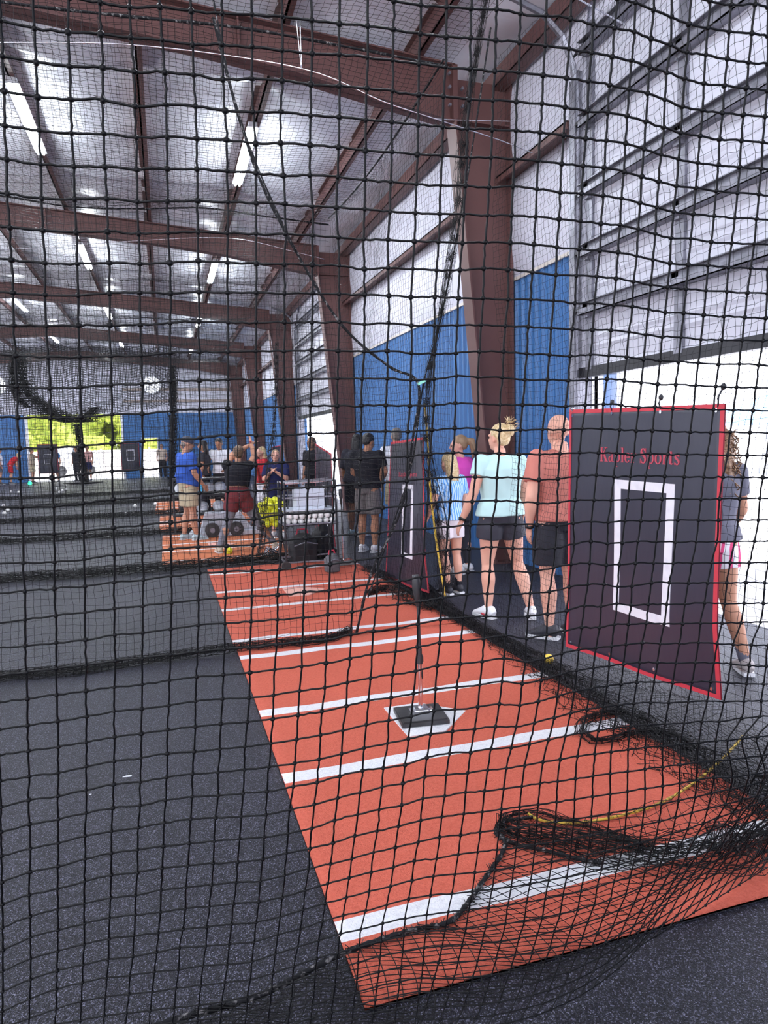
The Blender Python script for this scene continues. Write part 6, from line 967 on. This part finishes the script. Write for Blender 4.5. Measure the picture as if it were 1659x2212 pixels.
person((975, 1283), 'child with long blonde hair in a blue tie dye shirt and white shorts', H=1.46, rz=.25, female=True, vox=.010, shirt=td, bottom=cloth('white_shorts', (.78, .70, .74)), hair=hairf(blonde, 'long'), shoes=dkshoe, sleeve=.6, short_end=.5, socks=blackc, build=1.0,
       pose=dict(elL=(-.15, -.01, .66), wrL=(-.17, .06, .53), kneeL=(-.05, .01, .285), ankL=(-.04, -.01, .048)), extra=shades)
person((998, 1238), 'person with a ponytail, pink straps and dark leggings, behind the child in tie dye', H=1.64, rz=.55, female=True, vox=.012, skin=skinL, look=(.6, -.1), shirt=cloth('pink_top', (.85, .10, .55)), bottom=charshort, legwear=cloth('dark_leggings', (.05, .05, .065)), shoes=whshoe, hair=hairf(mat('light_brown_hair', (.30, .19, .11), .5), 'pony'), sleeve=.05, short_end=.6)
person(None, 'person with long curly hair, grey shirt and pink striped shorts, stepping past the large backdrop', at=(3.43, 3.72, 0), H=1.66, rz=-.35, female=True, vox=.009, skin=skinT, shirt=greyt, bottom=pinkc, hair=hairf(curlm, 'curly'), shoes=mat('grey_shoe', (.40, .36, .35), .6), socks=greyt, sleeve=.6, short_end=.42,
       pose=dict(kneeR=(.075, .0, .285), ankR=(.125, -.06, .048), kneeL=(-.04, .06, .285), ankL=(-.03, .08, .048), elR=(.13, .02, .65), wrR=(.10, .10, .55)))
person((798, 1192), 'person in a black shirt and taupe shorts with white shoes, looking down', H=1.74, rz=-.75, vox=.012, skin=skinM, look=(-.2, -.45), shirt=blackc, bottom=taupe, hair=hairf(blackh), shoes=whshoe, sleeve=.7, short_end=.85, build=1.05,
       pose=dict(neck=(0, .012, .825), head=(0, .045, .915), elR=(.15, .03, .67), wrR=(.08, .12, .60), elL=(-.14, .02, .66), wrL=(-.06, .13, .60)), shirt_hem=.5)
person((772, 1158), 'person with long black hair and dark clothes, leaning behind the person in black', H=1.74, rz=-.9, female=True, vox=.014, skin=skinM, shirt=cloth('dark_slate_shirt', (.035, .035, .05)), bottom=cloth('dark_slate_shorts', (.03, .03, .04)), hair=hairf(blackh, 'long'), shoes=blushoe, sleeve=.9, short_end=.8, build=1.2,
       pose=dict(neck=(0, .03, .825), head=(0, .06, .925)))
person((862, 1165), 'grey haired person in a white shirt behind the slim backdrop', H=1.80, rz=-.2, vox=.014, skin=skinT, shirt=whitec, bottom=khaki, hair=hairf(greyh), shoes=dkshoe, short_end=.85)
def beard(e, J, hp, hy, H, mk):
    m = mk(); m.ell(hp(0, .032, -.048), (.030*H, .028*H, .026*H), hy); m.ell(hp(0, -.03, -.01), (.04*H, .03*H, .03*H), hy); m.build('beard', greyh, e, True)
    m = mk(); a, b_ = J['elL'], J['wrL']
    for t in (.15, .35, .55, .75): p = a.lerp(b_, t); m.ell(p, (.0245*H, .0245*H, .008*H))
    m.build('forearm_tattoo', mat('tattooed_skin', (.12, .13, .12), .6), e, True)
person((412, 1168), 'person in a royal blue shirt, grey cap and khaki shorts watching the batter', H=1.77, rz=-1.15, vox=.012, skin=skinT, shirt=royal, bottom=khaki, shoes=blushoe, cap=mat('grey_cap', (.06, .065, .09), .8), look=(-.2, -.25), sleeve=.8, short_end=.8, belly=1.2, build=1.1,
       pose=dict(elL=(-.15, .02, .65), wrL=(-.12, .12, .53), elR=(.15, .0, .65), wrR=(.13, .10, .53), ankL=(-.07, -.03, .048), ankR=(.07, .03, .048), head=(0, .02, .930)), extra=beard)
def bat_(e, J, hp, hy, H, mk):
    m = mk(); h_ = (J['wrL']+J['wrR'])/2; d = Vector((.20, .45, -.60)).normalized(); m.tube([h_-d*.05, h_+d*.25, h_+d*.5, h_+d*.78, h_+d*.8], [.013, .014, .026, .032, .01], 12)
    o = m.build('baseball_bat', mat('red_bat', (.4, .03, .04), .35), None, True); o.matrix_world = Matrix.Translation(e.location) @ Matrix.Rotation(e.rotation_euler.z, 4, 'Z'); tag(o, 'red baseball bat held up by the swinging batter', 'bat')
person((522, 1192), 'batter in a black crop top, maroon shorts and grey leggings swinging with arms raised', H=1.70, rz=.05, female=True, vox=.012, skin=skinT, shirt=blackc, shirt_hem=.66, bottom=maroon, legwear=greyl, shoes=mat('tan_shoe', (.55, .48, .38), .6), hair=hairf(brownh, 'short'), sleeve=.25, short_end=.5, build=1.1,
       pose=dict(pelvis=(-.01, 0, .50), waist=(-.01, 0, .58), chest=(0, .01, .69), neck=(.01, .03, .775), head=(.02, .06, .865), hipL=(-.055, 0, .475), hipR=(.04, 0, .475), kneeL=(-.10, .04, .27), ankL=(-.19, .0, .048), kneeR=(.15, .03, .28), ankR=(.30, .0, .048), shL=(-.09, .02, .76), shR=(.11, .02, .76), elL=(-.02, .12, .86), wrL=(.14, .12, .94), elR=(.16, .06, .84), wrR=(.15, .12, .955)), extra=bat_)
person((482, 1110), 'person in a white shirt looking down behind the gear rack', H=1.78, rz=2.7, vox=.016, skin=skinM, look=(0, -.45), shirt=whitec, bottom=blackc, hair=hairf(blackh), shoes=dkshoe, short_end=1.3, pose=dict(head=(0, .03, .92), elL=(-.16, .04, .67), wrL=(-.12, .14, .60), elR=(.16, .04, .67), wrR=(.12, .14, .60)))
person((447, 1112), 'person with dark hair and a black shirt, standing behind the man in blue', H=1.72, rz=1.2, vox=.018, skin=skinM, shirt=cloth('faded_black_shirt', (.04, .04, .05)), bottom=blackc, hair=hairf(blackh, 'long'), shoes=dkshoe, short_end=1.3, female=True)
person((603, 1160), 'child in a navy jersey with hands clasped under the chin', H=1.50, rz=2.75, vox=.014, skin=skinL, shirt=navy, bottom=navy, hair=hairf(mat('sandy_hair', (.30, .2, .11), .5)), shoes=whshoe, sleeve=.8, short_end=.8,
       pose=dict(elL=(-.13, .07, .67), wrL=(-.02, .13, .76), elR=(.13, .07, .67), wrR=(.02, .13, .76)), look=(.2, .1))
person((572, 1130), 'child with blonde hair and a red sleeve, partly hidden behind the batter', H=1.55, rz=1.9, vox=.016, skin=skinL, shirt=redc, bottom=whitec, hair=hairf(blonde, 'long'), shoes=whshoe, female=True, short_end=1.3)
person((679, 1120), 'person in black beside the backdrop behind the ball cart', H=1.72, rz=2.2, vox=.014, skin=skinM, shirt=blackc, bottom=blackc, hair=hairf(brownh, 'long'), shoes=dkshoe, female=True, sleeve=.95, short_end=1.3)
# distant people
def far(px, H, rz, label, sh, bt, hr, se=.8, pose=None, sk=skinT): person(None, label, at=(on_y(px[0], px[1], 37.6).x, 37.6, 0), H=H, rz=rz, vox=.024, skin=sk, shirt=sh, bottom=bt, hair=hr, shoes=dkshoe, short_end=se, pose=pose, wrinkle=.003)
bend = dict(waist=(0, .03, .6), chest=(0, .1, .68), neck=(0, .17, .74), head=(0, .24, .80), shL=(-.11, .15, .73), shR=(.11, .15, .73), elL=(-.12, .16, .58), elR=(.12, .16, .58), wrL=(-.08, .18, .46), wrR=(.08, .18, .46))
far((25, 1042), 1.7, -1.2, 'distant bending person in red at the left edge', redc, redc, hairf(blonde), .9, bend)
far((2, 1040), 1.75, -1.3, 'distant person in white at the very left edge', whitec, greyt, hairf(brownh))
far((72, 1036), 1.7, -1.2, 'distant crouching batter beside the far left backdrop', cloth('tan_shirt', (.35, .28, .22)), khaki, hairf(brownh), .8, dict(elR=(.12, .14, .74), wrR=(.1, .26, .76), elL=(-.1, .14, .74), wrL=(.0, .27, .76)))
far((121, 1032), 1.7, 3.0, 'distant person in light blue before the far left backdrop', cloth('light_blue_shirt', (.10, .28, .62)), blackc, hairf(greyh))
far((168, 1030), 1.75, 2.5, 'distant person in black left of the hanging rope column', blackc, blackc, hairf(blackh), 1.3)
far((192, 1028), 1.75, 2.8, 'distant person in pink right of the hanging rope column', cloth('dusty_pink_shirt', (.55, .30, .28)), navy, hairf(brownh))
far((352, 1022), 1.75, 2.9, 'distant person in checked beige shirt by the small far door', cloth('beige_shirt', (.5, .40, .33)), blackc, hairf(brownh), 1.3)
far((396, 1016), 1.75, 2.0, 'distant person in green between far wall and man in blue', cloth('olive_shirt', (.12, .16, .08)), khaki, hairf(brownh))

# ------------------------------------------------------------------ outside
leafA = mat('sunlit_leaves', (.42, .52, .05), .7, vary=(3, (.22, .34, .03), .35, .65)); leafB = mat('yellow_green_leaves', (.55, .60, .10), .7, vary=(4, (.30, .40, .05), .35, .65)); bark = mat('tree_bark', (.10, .07, .05), .9)
def tree(x, y, h, r, m, label):
    e = empty('leafy_tree', (x, y, 0), 0, label, 'tree', 'trees beyond the far opening')
    t = MB(); t.tube([(0, 0, 0), (.1, 0, h*.3), (0, .1, h*.6)], [.22, .16, .08], 8); t.build('trunk', bark, e)
    q = MB(); rr_ = random.Random(int(x*7+y))
    for i in range(14): q.ell((rr_.gauss(0, r*.45), rr_.gauss(0, r*.3), h*.55+rr_.uniform(-h*.42, h*.4)), (r*.5, r*.5, r*.42))
    f = q.organic('crown', m, .35, e, 1, .5, 1.4)
    lv = MB()
    me = f.data
    for i in range(900):
        p = me.polygons[rr_.randrange(len(me.polygons))]; c_ = p.center+p.normal*rr_.uniform(0, .25); a = Vector((rr_.gauss(0, 1), rr_.gauss(0, 1), rr_.gauss(0, 1))).normalized()*.22; b_ = p.normal.cross(a).normalized()*.12
        lv.add([c_-a, c_+b_, c_+a, c_-b_], [(0, 1, 2, 3)])
    lv.build('leaves', m, e)
for i, (x, y, h, r, m) in enumerate(((-11.5, 60, 9, 3.6, leafA), (-8.5, 57, 8, 3.2, leafB), (-5.6, 61, 9, 3.4, leafA), (-3.0, 57, 8, 3.0, leafB), (-.8, 60, 8, 3.2, leafB), (2, 58, 7, 3., leafA), (-14, 56, 8, 3.2, leafB))):
    tree(x, y, h, r, m, ['leafy tree beyond the far opening, outermost but one on the left', 'yellow green tree seen at the left of the far opening', 'green tree seen left of middle in the far opening', 'yellow green tree seen at the right of the far opening', 'yellow green tree seen through the small far door', 'green tree hidden right behind the far wall', 'outermost leafy tree at the left beyond the far wall'][i])
m = MB(); m.span((-13, 49, 0), (4, 49.12, 1.5)); 
for i in range(12): m.span((-13+i*1.5, 48.92, 0), (-12.9+i*1.5, 49, 1.6))
tag(m.build('yard_fence', mat('white_fence', (.80, .76, .74), .7)), 'low pale fence beyond the far opening', 'fence')
e = empty('parked_van', (-5.4, 46.4, 0), 0, 'white van parked outside the far opening', 'van')
m = MB(); m.prism([(-1.1, .35), (1.6, .35), (1.6, 1.0), (1.1, 1.15), (.7, 1.75), (-1.0, 1.8), (-1.15, 1.6)], 'y', -.8, .8); m.build('van_body', fixture, e)
for x in (-.6, 1.0): MB().tube([(x, -.86, .33), (x, -.62, .33)], .33, 18).build('wheel', rubber, e)
m = MB(); m.prism([(.15, 1.15), (.95, 1.15), (.65, 1.65), (.15, 1.65)], 'y', -.82, -.79); m.build('side_window', mat('van_glass', (.08, .1, .12), .1), e)
# event tent and things outside the side door
e = empty('canopy_tent', (22.5, 21.5, 0), 0, 'blue and white canopy tent outside the side door', 'tent')
tb = mat('bright_blue_canvas', (.38, .66, .98), .6)
for sx_ in (-1.6, 1.6):
    for sy_ in (-1.6, 1.6): MB().tube([(sx_, sy_, 0), (sx_, sy_, 2.1)], .03, 8).build('tent_leg', fixture, e)
m = MB(); m.add([(-1.7, -1.7, 2.1), (1.7, -1.7, 2.1), (1.7, 1.7, 2.1), (-1.7, 1.7, 2.1), (0, 0, 3.0)], [(0, 1, 4), (1, 2, 4), (2, 3, 4), (3, 0, 4)]); m.add([(-1.7, -1.7, 2.1), (1.7, -1.7, 2.1), (1.7, 1.7, 2.1), (-1.7, 1.7, 2.1), (-1.7, -1.7, 1.85), (1.7, -1.7, 1.85), (1.7, 1.7, 1.85), (-1.7, 1.7, 1.85)], [(0, 4, 5, 1), (1, 5, 6, 2), (2, 6, 7, 3), (3, 7, 4, 0)]); m.build('canopy', tb, e)
m = MB(); m.box((0, -.4, .74), (2.2, .7, .04)); m.span((-1.05, -.75, .05), (1.05, -.72, .74)); m.build('table', fixture, e)
